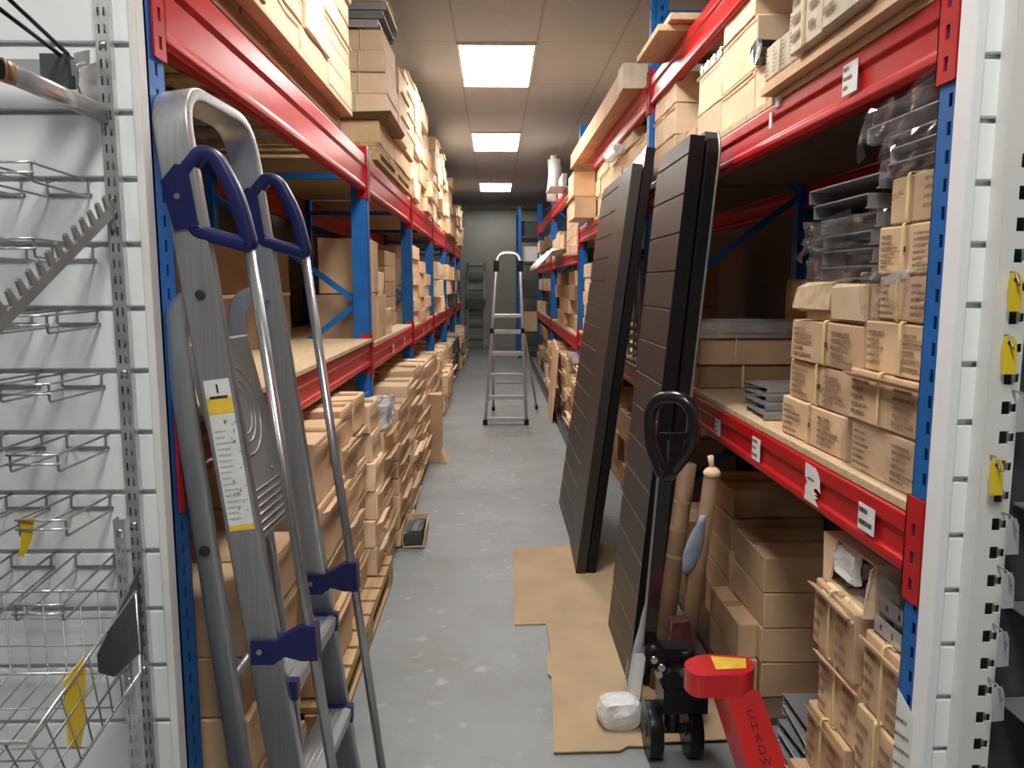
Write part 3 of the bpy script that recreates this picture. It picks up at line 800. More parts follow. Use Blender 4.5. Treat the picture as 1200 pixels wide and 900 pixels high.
b = B(); b.prism([(-.706, 1.478, .935), (-.706, 1.478, .775), (-.706, 1.36, .78), (-.706, 1.31, .815), (-.706, 1.31, .85)], (.0025, 0, 0)); obj('support_bracket', b, 'darkmetal', t, label='dark triangular support bracket')
b = B(); o = V((-.7045, 1.235, .845)); b.prism([o + V(q) for q in ((0, -.03, .012), (0, .035, .022), (0, .022, -.09), (0, .0, -.125), (0, -.03, -.10))], (-.0012, -.003, 0))
tag(obj('yellow_tag', b, 'yellow'), 'yellow plastic tag in the side of the wire basket', 'tag')

# ------------------------------------------------------------------ folded platform ladder leaning on the rack
t = thing('folding_ladder', 'folded aluminium platform ladder with navy blue handle brackets in front', 'ladder', (-.45, 1.79, 0), None)
Wv = V((.02, .38, 0)); nv = Wv.normalized()
Y0 = 1.60
S = lambda x, z, k=0.: V((x, Y0, z)) + Wv * k            # point of the side profile, k = 0 near stile, 1 far stile
sl = lambda z: -.409 - (z) * .1255                        # front stile
# front frame: stile, safety hoop, stile in one bent profile lying in the sloping plane
sd = V((-.1255, 0, 1)).normalized(); pn = sd.cross(nv).normalized()
pts = [S(sl(0), .0), S(sl(1.80) , 1.80), S(sl(1.885) - .002, 1.885, .0), S(sl(1.885) - .002, 1.885, 1.), S(sl(1.80), 1.80, 1), S(sl(0), 0., 1)]
pts = [pts[0], pts[2], pts[3], pts[5]]
b = B(); b.sweep(fillet(pts, .10, 9), pn, oval(.036, .0135, 20, .16)); obj('front_frame', b, 'alu', t)
for k in (0, 1):
    b = B(); c = S(sl(0), 0, k); b.box(c.x - .04, c.x + .04, c.y - .02, c.y + .02, 0.0, .05); b.bevel(.006, 2); obj('rubber_foot', b, 'black', t)
# rear frame: two legs curving at the top to the pivots, joined at the foot
rl = lambda z: -.536 - z * .0965
for k in (0, 1):
    k2 = .07 if k == 0 else .93
    pts = [S(rl(0.02), .02, k2), S(rl(1.36), 1.36, k2), S(rl(1.40) + .012, 1.455, k2), S(sl(1.478) + .002, 1.482, k2)]
    b = B(); b.sweep(fillet(pts, .07, 8), nv, oval(.011, .024, 14, .4)); obj('rear_leg', b, 'alu', t)
    b = B(); c = S(rl(0), 0, k2); b.box(c.x - .03, c.x + .03, c.y - .016, c.y + .016, 0, .04); b.bevel(.005, 2); obj('rubber_foot', b, 'black', t)
b = B(); 
for z in (.10, .62):
    b = B(); b.cyl(S(rl(z), z, .07), S(rl(z), z, .93), .011, 12); obj('rear_crossbar', b, 'alu', t)
b = B(); c = S(sl(1.478), 1.478, 0); b.cyl(c - nv * .018, c - nv * .012, .010, 14); obj('pivot_bolt', b, 'darkmetal', t); b = B(); c2 = S(rl(.93) + .0, .93, .07); b.cyl(c2 - nv * .016, c2 - nv * .010, .012, 14); c2 = S(sl(1.0), 1.0, 0); obj('pivot_bolt', b, 'darkmetal', t)
# folded platform between the stiles
p0, p1 = V((-.535, 0, .915)), V((-.638, 0, 1.375))
du = (p1 - p0).normalized(); nn = du.cross(nv).normalized()
if nn.x < 0: nn = -nn
b = B(); ya, yb_ = Y0 + .025, Y0 + .358
c = (p0 + p1) / 2 + V((.0, (ya + yb_) / 2, 0)); L = (p1 - p0).length
b.obox(c, du * L / 2, nv * (yb_ - ya) / 2, nn * .008)
pf = obj('platform', b, 'alu_plate', t, bev=.006)
b = B()
for r in (.055, .075, .105):
    b.tube([c + du * (.06 + r * math.sin(a * PI / 16)) + nv * r * math.cos(a * PI / 16) + nn * .0085 for a in range(32)], .0022, 6, True)
for k in range(6): q = c - du * (L / 2 - .02 - k * .018) + nn * .0085; b.tube([q - nv * .15, q + nv * .15], .0028, 6)
obj('platform_ribs', b, 'alu_plate', pf)
for a in (-.09, .09): 
    for g in (-.1, .12): b = B(); q = c + du * g + nv * a + nn * .008; b.cyl(q, q + nn * .003, .006, 10); obj('rivet', b, 'bolt', pf)
# steps
for z in (.63, .37, .11):
    xs = sl(z)
    st = B(); A = S(xs + .045, z, .05); C_ = S(xs + .045, z, .95)
    pr = [(-.075, -.035), (.0, -.035), (.004, -.02), (.004, .0), (-.075, .0)]
    P = [V((A.x + q[0] , A.y, A.z + q[1])) for q in pr]
    st.prism(P, C_ - A)
    for g in range(5): st.cyl(A + V((-.065 + g * .014, 0, .0005)), C_ + V((-.065 + g * .014, 0, .0005)), .002, 6)
    so = obj('step', st, 'alu', t)
    b = B(); q = A + V((-.010, 0, .0015)); b.bar(q, q + (C_ - A), .012, .002); obj('nosing_strip', b, 'silver', so, label='pale worn nosing strip')
    for k in (.045, .955):
        b = B(); c = S(xs + .045, z, k); b.box(c.x - .085, c.x + .006, c.y - .012, c.y + .012, z - .04, z + .004); b.bevel(.004, 2); obj('step_end_cap', b, 'navy', so, label='navy blue plastic end cap')
# handrails and their brackets
hr = lambda z: -.317 - z * .115
for k in (0, 1):
    b = B(); b.tube([S(hr(.0) , .03, k), S(hr(1.59), 1.59, k)], .0115, 14); obj('handrail_tube', b, 'alu_tube', t)
    # upper bracket: a rounded triangular grip
    loop = [(-.640, 1.695), (-.588, 1.760), (-.560, 1.752), (-.520, 1.675), (-.4975, 1.575), (-.545, 1.588), (-.600, 1.604)]
    b = B(); pts = [S(x, z, k) + V((.003, 0, 0)) for x, z in loop]
    b.sweep(fillet(pts, [.012, .02, .03, .05, .012, .03, .012], 5, True), nv, oval(.017, .0150, 12, .45), True)
    br = obj('handle_bracket', b, 'navy', t, label='navy blue plastic grip bracket')
    b = B(); b.prism([S(x, z, k) - nv * .019 for x, z in ((-.660, 1.700), (-.630, 1.735), (-.606, 1.730), (-.590, 1.612), (-.638, 1.607))], nv * .038); b.bevel(.004, 2); obj('clamp_plate', b, 'navy', br)
    b = B(); c = S(-.628, 1.672, k) - nv * .0195; b.cyl(c, c - nv * .002, .006, 12); obj('screw', b, 'bolt', br)
    # lower bracket
    zc = .715
    P = [(sl(zc) - .028, zc - .030), (sl(zc) - .028, zc + .022), (sl(zc) + .030, zc + .024), (hr(zc) - .022, zc + .052), (hr(zc) + .013, zc + .056), (hr(zc) + .016, zc - .022), (hr(zc) - .02, zc - .022), (sl(zc) + .045, zc - .012), (sl(zc) + .02, zc - .03)]
    b = B(); b.prism([S(x, z, k) - nv * .017 for x, z in P], nv * .034); b.bevel(.004, 2); br = obj('rail_bracket', b, 'navy', t, label='navy blue plastic rail bracket')
    b = B(); c = S(sl(zc) - .008, zc, k) - nv * .0175; b.cyl(c, c - nv * .0025, .006, 12); obj('screw', b, 'bolt', br)
# warning label on the near stile
def stile_quad(b, z0, z1, a, mi, off=.0136, w0=-1., w1=1.):
    w = .027
    P = []
    for z, s_ in ((z0, w0), (z0, w1), (z1, w1), (z1, w0)):
        P.append(S(sl(z), z, 0) + pn * (w * s_) - nv * off)
    b.quad(P, mi)
b = B()
z0, z1 = .985, 1.305
stile_quad(b, z0 + .012, z1, 1, 0); stile_quad(b, z1 - .072, z1 - .038, 1, 1, .0139); stile_quad(b, z0, z0 + .012, 1, 1, .0137)
stile_quad(b, z1 - .040, z1 - .034, 1, 3, .0142, -.7, .7)
stile_quad(b, z1 - .028, z1 - .010, 1, 3, .0142, -.08, .08)
c0 = S(sl(z0), z0, 0) - nv * .0142
vv = (S(sl(z1), z1) - S(sl(z0), z0)).normalized(); uu = pn if pn.x > 0 else -pn
marks(b, c0 - uu * .022 + vv * .02, uu, vv, .040, .20, 16, 2, 4, .8, .35)
rg = random.Random(5)
for k in range(22):
    q = c0 + uu * rg.uniform(-.004, .025) + vv * rg.uniform(.03, .24); w, h = rg.uniform(.002, .006), rg.uniform(.002, .009)
    b.quad([q, q + uu * w + vv * h * .3, q + uu * w * .8 + vv * h, q + vv * h * .7], 4)
obj('warning_label', b, ['paper', 'ysticker', 'insert', 'black_ink', 'greymetal'], t, label='torn white and yellow warning label')

# ------------------------------------------------------------------ silver step ladder standing down the aisle
t = thing('step_ladder', 'silver platform step ladder standing open farther down the aisle', 'step ladder', (.15, 8.6, 0), None)
Yb, Yt = 8.15, 8.62
def FL(s_, z): # front frame point, s_=-1 left, 1 right
    q = z / 1.83; xl = -.105 + (.03 + .105) * q; xr = .335 + (.275 - .335) * q
    return V(((xl if s_ < 0 else xr), Yb + (Yt - Yb) * q, z))
pts = [FL(-1, .03), FL(-1, 1.83), FL(1, 1.83), FL(1, .03)]
d1 = FL(-1, 1.83) - FL(-1, 0); pn2 = V((1, 0, 0)).cross(d1).normalized()
b = B(); b.sweep(fillet(pts, .10, 7), pn2, oval(.026, .017, 12, .4)); obj('front_frame', b, 'alu', t)
for s_ in (-1, 1):
    c = FL(s_, 0); b = B(); b.box(c.x - .025, c.x + .025, c.y - .03, c.y + .03, 0, .06); b.bevel(.005, 2); obj('rubber_foot', b, 'black', t)
for k in range(5):
    z = .075 + k * .232; a, c = FL(-1, z), FL(1, z)
    b = B(); b.box(a.x + .01, c.x - .01, a.y - .035, a.y + .045, z - .042, z); b.bevel(.004, 1); obj('step', b, 'alu', t)
a, c = FL(-1, 1.15), FL(1, 1.15); b = B(); b.box(a.x - .01, c.x + .01, a.y - .05, a.y + .25, 1.135, 1.165); b.bevel(.006, 2); obj('platform', b, 'alu', t)
for s_, xb, yb_ in ((-1, -.02, 9.12), (1, .50, 9.22)):
    c = FL(s_, 1.13) + V((0, .18, 0)); b = B(); b.tube([c, (xb, yb_, .02)], .013, 10); obj('rear_leg', b, 'alu', t)
    b = B(); b.cyl((xb, yb_, 0), (xb, yb_, .05), .02, 12); obj('rubber_foot', b, 'black', t)
    c = FL(s_, 1.66); b = B(); b.box(c.x - .03, c.x + .03, c.y - .035, c.y + .03, 1.63, 1.75); b.bevel(.01, 2); obj('joint_clamp', b, 'black', t, label='black plastic joint clamp')
    c = FL(s_, .98); b = B(); b.box(c.x - .022, c.x + .022, c.y - .03, c.y + .03, .94, 1.02); b.bevel(.006, 2); obj('joint_clamp', b, 'black', t, label='black plastic joint clamp')
b = B(); b.bar((.0, 8.93, .35), (.42, 8.98, .35), .02, .02); obj('rear_crossbar', b, 'alu', t)

# dark ladder against the back wall
t = thing('wall_ladder', 'dark metal ladder standing against the far back wall', 'ladder', (-.43, 18.2, 0), None)
for x in (-.64, -.24):
    b = B(); b.bar((x, 18.05, 0), (x, 18.5, 2.0), .05, .05, (0, 1, 0)); obj('stile', b, 'darkmetal', t)
for k in range(7):
    z = .2 + k * .285; y = 18.05 + .45 * z / 2; b = B(); b.box(-.62, -.26, y - .03, y + .05, z - .02, z + .02); obj('rung', b, 'darkmetal', t)
b = B(); b.box(-.66, -.22, 18.2, 18.24, .92, 1.15); obj('wide_tread', b, 'darkmetal', t)

# ------------------------------------------------------------------ leaning panels
def lean_panel(name, label, x, y, lean, yaw, w, h, th, mats, slats, pitch=.134, first=.07, rounded=True, group=None):
    """rectangle standing on the floor: near bottom corner of its aisle face at (x, y, 0)"""
    d = V((math.sin(yaw), math.cos(yaw), 0)); n = V((math.cos(yaw), -math.sin(yaw), 0))
    u = n * math.sin(lean) + V((0, 0, 1)) * math.cos(lean); k = u.cross(d)
    if k.x < 0: k = -k       # k: out of the back, away from the aisle
    lift = V((0, 0, max(0., th * math.sin(lean))))
    o = V((x, y, 0)) + lift
    t = thing(name, label, 'wall panel', (x, y + w / 2, 0), group)
    b = B()
    if slats:
        g, gh = .010, .009; zs = []; z = first
        while z < h - .03: zs.append(z); z += pitch
        ed = [0.] + [q for s_ in zs for q in (s_ - gh / 2, s_ + gh / 2)] + [h]
        for i in range(0, len(ed), 2):
            P = [(0, ed[i]), (w, ed[i]), (w, ed[i + 1]), (0, ed[i + 1])]
            if i == len(ed) - 2 and rounded: P = [(0, ed[i]), (w, ed[i]), (w, h - .06), (w - .015, h - .025), (w - .05, h), (.0, h)]
            b.prism([o + d * a + u * c for a, c in P], k * g)
        P = [(0, 0), (w, 0), (w, h - .06), (w - .015, h - .025), (w - .05, h), (0, h)] if rounded else [(0, 0), (w, 0), (w, h), (0, h)]
        b.prism([o + d * a + u * c + k * g for a, c in P], k * (th - g))
        obj('grooved_board', b, mats[0], t)
        b = B()
        for s_ in zs: 
            P = [(.001, s_ - gh / 2 + .0002), (w - .001, s_ - gh / 2 + .0002), (w - .001, s_ - gh / 2 + .0016), (.001, s_ - gh / 2 + .0016)]
            b.prism([o + d * a + u * c + k * .001 for a, c in P], k * (g - .0015))  # pale colour on lower lips only, stands in for light catching them
        obj('lit_lip_line', b, mats[1], t, label='thin pale lines painted as lit groove lips')
        b = B(); P = [(-.0012, 0), (0, 0), (0, h - .001), (-.0012, h - .001)]; b.prism([o + d * a + u * c + k * .0005 for a, c in P], k * (th - .001)); obj('edge_band', b, 'black', t, label='black strip over the near side')  # thin black strip laid over the near side only
    else:
        P = [(0, 0), (w, 0), (w, h - .08), (w - .02, h - .03), (w - .06, h), (.06, h), (.02, h - .03), (0, h - .08)] if rounded else [(0, 0), (w, 0), (w, h), (0, h)]
        b.prism([o + d * a + u * c for a, c in P], k * th)
        obj('flat_board', b, mats[0], t, bev=.004)
    return t, o, d, u, k
lean_panel('leaning_panel', 'black slatted panel nearest the camera leaning on the red rack', .494, 2.713, .088, 0, .51, 2.01, .052, ('slatblack', 'lit_lip'), True)
tp, o, d, u, k = lean_panel('leaning_panel', 'plain black panel tucked behind the nearest slatted panel', .553, 2.70, .088, 0, .50, 2.03, .050, ('black', 'black'), False)
b = B(); P = [o + d * a + u * c - d * .0 for a, c in ((-.002, 0), (-.002, 2.03 - .08), (.018, 2.03 - .03), (.058, 2.033))]
pts = fillet(P, .03, 4); b.sweep([q + k * .045 for q in pts], k, rect(.004, .002)); obj('edge_band', b, 'greymetal', tp, label='grey edge band')
lean_panel('leaning_panel', 'black slatted panel farther along leaning beside a plain dark panel', .438, 4.385, .129, 0, .79, 2.12, .03, ('slatblack', 'lit_lip'), True, first=.05)
lean_panel('leaning_panel', 'plain dark panel on edge in front of the farther slatted panel', .416, 3.845, .122, .03, .49, 2.09, .052, ('slatblack', 'lit_lip'), False, rounded=False)
tp, o, d, u, k = lean_panel('leaning_panel', 'tallest plain black panel behind the farther pair with a pale tip', .474, 3.85, .122, .03, .42, 2.17, .045, ('black', 'black'), False, rounded=False)
b = B(); P = [(0, 2.10), (.0, 2.172), (.12, 2.172)]; b.prism([o + d * a + u * c - k * .0015 for a, c in P], k * .001); obj('pale_corner', b, 'silver', tp, label='pale exposed corner')

# ------------------------------------------------------------------ floor cardboard
def sheet(label, pts, z, seed):
    b = B(); b.prism([(x, y, z) for x, y in pts], (0, 0, .005))
    bmesh.ops.triangulate(b.bm, faces=b.bm.faces[:]); 
    return tag(obj('cardboard_sheet', b, 'card_floor'), label, 'cardboard', 'cardboard sheets on the floor')
sheet('flattened cardboard sheet on the floor under the farther leaning panels', [(.083, 3.25), (.30, 3.255), (.32, 3.235), (.80, 3.25), (.80, 4.30), (.40, 4.30), (.385, 4.27), (.10, 4.26)], .0005, 1)
sheet('flattened cardboard sheet on the floor nearest the camera under the white package', [(.185, 2.30), (.40, 2.305), (.43, 2.33), (.50, 2.325), (.53, 2.345), (.80, 2.36), (.80, 3.26), (.222, 3.245), (.225, 2.98), (.205, 2.96), (.20, 2.80), (.212, 2.78)], .0062, 2)

# white wrapped package lying on the cardboard
t = thing('wrapped_package', 'small white plastic wrapped package lying on the floor cardboard', 'package', (.42, 2.47, .012), None)
b = B(); b.box(.338, .502, 2.40, 2.52, .0125, .100); b.cuts(5)
for v in b.bm.verts:
    q = (v.co - V((.42, 2.46, .05))); r_ = math.sqrt((q.x / .082) ** 2 + (q.y / .06) ** 2 + (q.z / .045) ** 2); s_ = 1 / max(1, r_) ** .62
    v.co = V((.42, 2.46, .05)) + V((q.x * s_, q.y * s_, q.z * (1 - .2 * (abs(q.x) / .082) ** 4)))
b.jitter(.010, 14, 3); b.jitter(.004, 45, 8)
for v in b.bm.verts: v.co.z = max(v.co.z, .0125)
obj('package_body', b, 'whiteplastic', t)
b = B(); marks(b, (.37, 2.393, .035), (1, 0, .1), (0, .1, 1), .07, .03, 3, 0, 2, .8, .3); obj('faint_print', b, 'insert', t, label='faint grey print')


# grey plastic pouch with white label leaning on the black panel
t = thing('plastic_pouch', 'grey plastic pouch with white printed label leaning beside the black panel', 'pouch', (.53, 2.55, .012), None)
b = B(); pr = None; A0, A1 = V((.493, 2.60, .013)), V((.556, 2.672, .375))
for j in range(11):
    s_ = j / 10; c = A0.lerp(A1, s_); w = .030 * (1 - .8 * max(0, s_ - .45) / .55) ; th = .010
    ring = [b.bm.verts.new(c + V(q)) for q in ((-w, 0, 0), (-w * .5, -th, 0), (w * .5, -th, 0), (w, 0, 0), (w * .5, th, 0), (-w * .5, th, 0))]
    if pr: 
        for i in range(6): b.face([pr[i], pr[(i + 1) % 6], ring[(i + 1) % 6], ring[i]], 0, True)
    else: b.face(ring[::-1])
    pr = ring
b.face(pr); b.jitter(.003, 30, 2)
for v in b.bm.verts: v.co.z = max(v.co.z, .0125)
obj('pouch_body', b, 'bluebag', t)
b = B(); q0, q1 = A0.lerp(A1, .02) + V((-.006, -.016, .0)), A0.lerp(A1, .46) + V((-.006, -.016, 0)); uu = V((.92, -.1, 0)).normalized()
b.quad([q0 - uu * .024, q0 + uu * .026, q1 + uu * .024, q1 - uu * .022]); vv = (q1 - q0).normalized()
marks(b, q0 - uu * .012 + vv * .01 - V((0, .001, 0)), vv, -uu, .15, .030, 3, 1, 5, .9, .4)
bmesh.ops.translate(b.bm, verts=b.bm.verts, vec=(0, -.002, .004)); obj('pouch_label', b, ['paper', 'insert'], t, label='white printed label')

# ------------------------------------------------------------------ red hand pallet truck
t = thing('pallet_truck', 'red hand pallet truck with black handle parked by the cartons', 'pallet truck', (.60, 2.25, 0), None)
# steering handle
b = B(); b.bar((.488, 2.33, .36), (.520, 2.30, .94), .040, .032, (0, 1, 0)); b.bevel(.006, 2); hd = obj('handle_shaft', b, 'blackmetal', t)
hp = [(.520, 2.30, .90), (.478, 2.335, 1.01), (.474, 2.335, 1.11), (.500, 2.315, 1.155), (.560, 2.265, 1.165), (.590, 2.245, 1.12), (.588, 2.25, 1.02), (.520, 2.30, .90)]
b = B(); pth = fillet(hp[:-1], .035, 5, True); b.tube(pth, .020, 12, True); obj('handle_loop', b, 'blackmetal', hd)
b = B(); b.bar((.50, 2.30, 1.04), (.572, 2.25, 1.05), .02, .02); b.box(.523, .552, 2.265, 2.295, .93, 1.05); b.bevel(.004, 2); obj('release_lever', b, 'black', hd)
# hydraulic pump
b = B(); b.cyl((.60, 2.30, .18), (.60, 2.30, .32), .060, 24); b.cyl((.60, 2.30, .32), (.60, 2.30, .36), .030, 18); b.box(.52, .66, 2.24, 2.36, .17, .25); b.bevel(.004, 2)
b.cyl((.545, 2.24, .28), (.545, 2.34, .28), .030, 18)
pu = obj('pump_body', b, 'black', t)
b = B(); b.cyl((.500, 2.255, .345), (.500, 2.35, .345), .032, 18); b.box(.485, .60, 2.28, 2.34, .315, .365); b.bevel(.003, 1); obj('handle_knuckle', b, 'black', t)
b = B()
for x, y, z in ((.490, 2.245, .345), (.512, 2.235, .325), (.505, 2.24, .30)): b.cyl((x, y, z), (x, y + .02, z), .011, 12)
obj('bolt_heads', b, 'bolt', t, label='shiny bolt heads')
# steer wheels on the floor
for x in (.500, .625):
    b = B(); b.cyl((x - .022, 2.30, .088), (x + .022, 2.30, .088), .086, 28); w = obj('steer_wheel', b, 'black', t, bev=.004)
    b = B(); b.cyl((x - .026, 2.30, .088), (x + .026, 2.30, .088), .026, 16); obj('wheel_hub', b, 'darkmetal', w)
b = B(); b.cyl((.5, 2.30, .088), (.625, 2.30, .088), .016, 14); b.cyl((.562, 2.30, .088), (.562, 2.30, .20), .024, 14); obj('axle', b, 'darkmetal', t)
# red carriage: rounded head, then one steep leg running down to the fork
b = B(); z1 = .425; hdz = .066
out = fillet([(.545, 2.00, 0), (.69, 2.005, 0), (.735, 2.04, 0), (.735, 2.11, 0), (.60, 2.13, 0), (.53, 2.08, 0)], [.035, .02, .03, .03, .04, .04], 5, True)
b.prism([V((q.x, q.y, z1 - hdz)) for q in out], (0, 0, hdz)); b.bevel(.010, 3); hd2 = obj('carriage_head', b, 'truck_red', t, smooth=False)
b = B(); q = [(.618, 2.035), (.705, 2.04), (.722, 2.095), (.625, 2.112)]; b.prism([V((x, y, z1 + .0006)) for x, y in q], (0, 0, .0006)); obj('warning_sticker', b, 'ysticker', hd2, label='yellow sticker')
T0, T1 = V((.690, 2.015, .370)), V((.774, 1.875, .07)); wd = V((.064, .012, 0))
dn = (T1 - T0).normalized(); nf = wd.normalized().cross(dn).normalized()
if nf.y > 0: nf = -nf
b = B(); b.hexa([T1 - wd, T1 + wd * .98, T1 + wd * .98 - nf * .06, T1 - wd - nf * .06, T0 - wd * .74, T0 + wd * .74, T0 + wd * .74 - nf * .10 , T0 - wd * .74 - nf * .10]); b.bevel(.008, 3)
lg = obj('fork_leg', b, 'truck_red', t)
b = B()
for i, ch in enumerate('CHADW'):
    q = T0 + dn * (.062 + i * .031) + nf * .0012 + wd * (.02 - .012 * i / 4)
    text_into(b, ch, q, wd, -dn, .033)
obj('lettering', b, 'truck_ink', lg, label='dark red letters down the leg')
b = B(); e = V((.80, 1.82, .0)); b.hexa([(T1.x - .07, T1.y - .01, .02), (T1.x + .07, T1.y + .01, .02), (T1.x + .07, T1.y + .09, .02), (T1.x - .07, T1.y + .07, .02), (T1.x - .07, T1.y - .01, .08), (T1.x + .07, T1.y + .01, .08), (T1.x + .07, T1.y + .09, .08), (T1.x - .07, T1.y + .07, .08)])
b.hexa([(.715, 1.25, .03), (.855, 1.25, .03), (.85, 1.90, .03), (.70, 1.88, .03), (.715, 1.25, .075), (.855, 1.25, .075), (.85, 1.90, .075), (.70, 1.88, .075)]); b.bevel(.005, 2); fk = obj('fork', b, 'truck_red', t)
b = B(); b.cyl((.745, 1.34, .038), (.825, 1.34, .038), .0375, 18); obj('load_roller', b, 'darkgrey', fk)

# wrapped tubes and film standing behind the truck
t = thing('cardboard_tube', 'brown cardboard tube with torn paper top leaning by the rack post', 'tube', (.70, 2.66, 0), None)
b = B(); b.cyl((.665, 2.62, .006), (.755, 2.62, .83), .030, 20, .026); obj('tube_body', b, 'tube_card', t)
b = B(); b.sphere((.757, 2.62, .845), .030, 0, (1, 1, .7), 14); b.jitter(.006, 40, 2); b.cyl((.758, 2.62, .855), (.750, 2.62, .905), .008, 8, .011); obj('paper_top', b, 'card_pale', t, label='pale torn paper top')
t = thing('cardboard_tube', 'darker taped cardboard tube nearer the pallet truck handle', 'tube', (.63, 2.60, 0), None)
b = B(); b.cyl((.602, 2.70, .006), (.690, 2.70, .86), .033, 20); obj('tube_body', b, 'tube_card', t)
b = B()
for s_ in (.60, .72, .84):
    c = V((.602, 2.70, .006)).lerp(V((.690, 2.70, .86)), s_); a = V((.088, 0, .854)).normalized(); b.cyl(c - a * .006, c + a * .006, .0338, 20, cap=False)
obj('tape_band', b, 'tape', t, label='shiny tape bands')
b = B(); pr = None; A0, A1 = V((.670, 2.592, .49)), V((.724, 2.592, .70)); 
for j in range(9):
    s_ = j / 8; c = A0.lerp(A1, s_); w = (.012 + .020 * math.sin(PI * min(1, s_ * 1.05 + .05)) ); ring = [b.bm.verts.new(c + V((w * math.cos(a * PI / 4), .45 * w * math.sin(a * PI / 4), 0))) for a in range(8)]
    if pr:
        for i in range(8): b.face([pr[i], pr[(i + 1) % 8], ring[(i + 1) % 8], ring[i]], 0, True)
    else: b.face(ring[::-1])
    pr = ring
b.face(pr); b.jitter(.003, 35, 1)
tag(obj('plastic_bundle', b, 'bluebag'), 'grey blue plastic bundle tied in front of the brown cardboard tube', 'bundle')
b = B(); b.box(.565, .70, 2.44, 2.585, .006, .36); b.cuts(5)
for v in b.bm.verts:
    s_ = 1 - .55 * (v.co.z / .36); c = V((.635, 2.51, v.co.z)); v.co = c + (v.co - c) * s_
b.jitter(.022, 12, 5)
for v in b.bm.verts: v.co.z = max(v.co.z, .006); v.co.y = max(2.43, min(v.co.y, 2.60))
tag(obj('film_heap', b, 'redbrown'), 'dark red crumpled plastic film heap behind the pallet truck', 'plastic film')
SKIP.update(['large dim carton at the back of the shelf behind the strapped stack by the post', 'upper dim carton on the shelf behind the grey trays', 'upper dim carton at the back nearest the blue post', 'dim carton behind the middle stack on the overhead shelf', 'dim carton behind the paper fronted cartons overhead', 'cream carton overhead nearest the blue post', 'pale carton overhead in the second bay, second up layer, seventh along', 'pale carton overhead in the second bay, second up layer, eighth along', 'pale carton overhead in the second bay, third up layer, seventh along', 'pale carton overhead in the second bay, third up layer, eighth along', 'dim carton, second up in the second shelf stack behind the farther panels', 'dim carton, third up in the second shelf stack behind the farther panels', 'dim carton, fourth up in the second shelf stack behind the farther panels', 'dim carton, third up in the third shelf stack behind the farther panels', 'dim carton, fourth up in the third shelf stack behind the farther panels', 'far carton, second up in first stack, floor level of the farthest bay', 'far carton, third up in first stack, floor level of the farthest bay', 'far carton, third up in first stack, middle level of the farthest bay', 'far carton, second up in second stack, floor level of the farthest bay', 'far carton, third up in second stack, floor level of the farthest bay', 'far carton, second up in second stack, middle level of the farthest bay', 'far carton, second up in fourth stack, upper level of the farthest bay', 'far carton, second up in fifth stack, floor level of the farthest bay', 'pale carton above the folded ladder, second up layer, first along', 'pale carton above the folded ladder, third up layer, first along', 'pale carton above the folded ladder, third up layer, second along', 'pale carton above the folded ladder, fourth up layer, first along', 'pale carton above the folded ladder, fourth up layer, second along', 'pale carton above the folded ladder, fifth up layer, first along', 'pale carton above the folded ladder, fifth up layer, second along', 'pale carton above the folded ladder, fifth up layer, third along', 'pale carton above the folded ladder, sixth up layer, first along', 'pale carton above the folded ladder, sixth up layer, second along', 'pale carton above the folded ladder, sixth up layer, third along', 'pale carton above the folded ladder, seventh up layer, first along', 'pale carton above the folded ladder, seventh up layer, second along', 'pale carton above the folded ladder, seventh up layer, third along', 'pale carton above the folded ladder, seventh up layer, fourth along', 'far top carton, third up in second stack of the fifth ladder side bay', 'far top carton, third up in fourth stack of the farthest ladder side bay', 'far top carton, fourth up in fourth stack of the farthest ladder side bay', 'large dim carton deep on the shelf behind the near ladder stile', 'far shelf box, third up in second stack of the fourth ladder side bay', 'far shelf box, second up in third stack of the fifth ladder side bay', 'far shelf box, third up in first stack of the farthest ladder side bay', 'far shelf box, second up in third stack of the farthest ladder side bay', 'far floor box, second up in third stack of the farthest ladder side bay', 'far shelf box, third up in third stack of the farthest ladder side bay'])
# ------------------------------------------------------------------ cartons: waist high shelf of the nearest bay (pallet truck side)
def cx(o): return o
G1 = 'strapped cartons on the waist high shelf'
zb = 1.068
# column farther from the post: three strapped cartons, an opened one, then grey trays
carton(.85, 1.22, 1.835, 2.235, zb, zb + .108, 'lowest strapped carton in the stack below the torn open carton', G1, strap=.53, prints=5, rot=.02, bigmark=.48)
carton(.855, 1.22, 1.815, 2.205, zb + .111, zb + .218, 'middle strapped carton in the stack below the torn open carton', G1, strap=.5, prints=5, rot=-.012, bigmark=.55)
carton(.85, 1.22, 1.765, 2.190, zb + .221, zb + .334, 'strapped carton directly under the torn open carton', G1, strap=.47, prints=5, rot=.006, bigmark=.55)
t = thing('open_carton', 'torn open empty looking carton under the stacked grey trays', 'box', (1.0, 1.94, zb + .336), None)
b = B(); z0, z1 = zb + .336, zb + .432; b.box(.86, 1.2, 1.755, 2.11, z0, z1); b.cuts(3); b.jitter(.007, 8, 9)
for v in b.bm.verts: v.co.z = max(v.co.z, z0)
obj('carton_body', b, 'card', t)
b = B(); b.hexa([(.845, 1.95, z0 + .03), (.862, 1.95, z0 + .03), (.862, 2.15, z0 + .02), (.83, 2.15, z0 + .03), (.85, 1.94, z1 + .002), (.862, 1.94, z1 + .006), (.862, 2.12, z1 + .004), (.835, 2.13, z1 - .01)]); obj('flap', b, 'edge', t, label='torn lifted flap')
b = B(); b.hexa([(.848, 1.76, z0 + .01), (.856, 1.76, z0 + .01), (.856, 1.93, z0 + .01), (.846, 1.93, z0 + .01), (.843, 1.76, z1 - .005), (.856, 1.76, z1), (.856, 1.93, z1), (.842, 1.93, z1 - .01)]); obj('side_flap', b, 'card_pale', t)
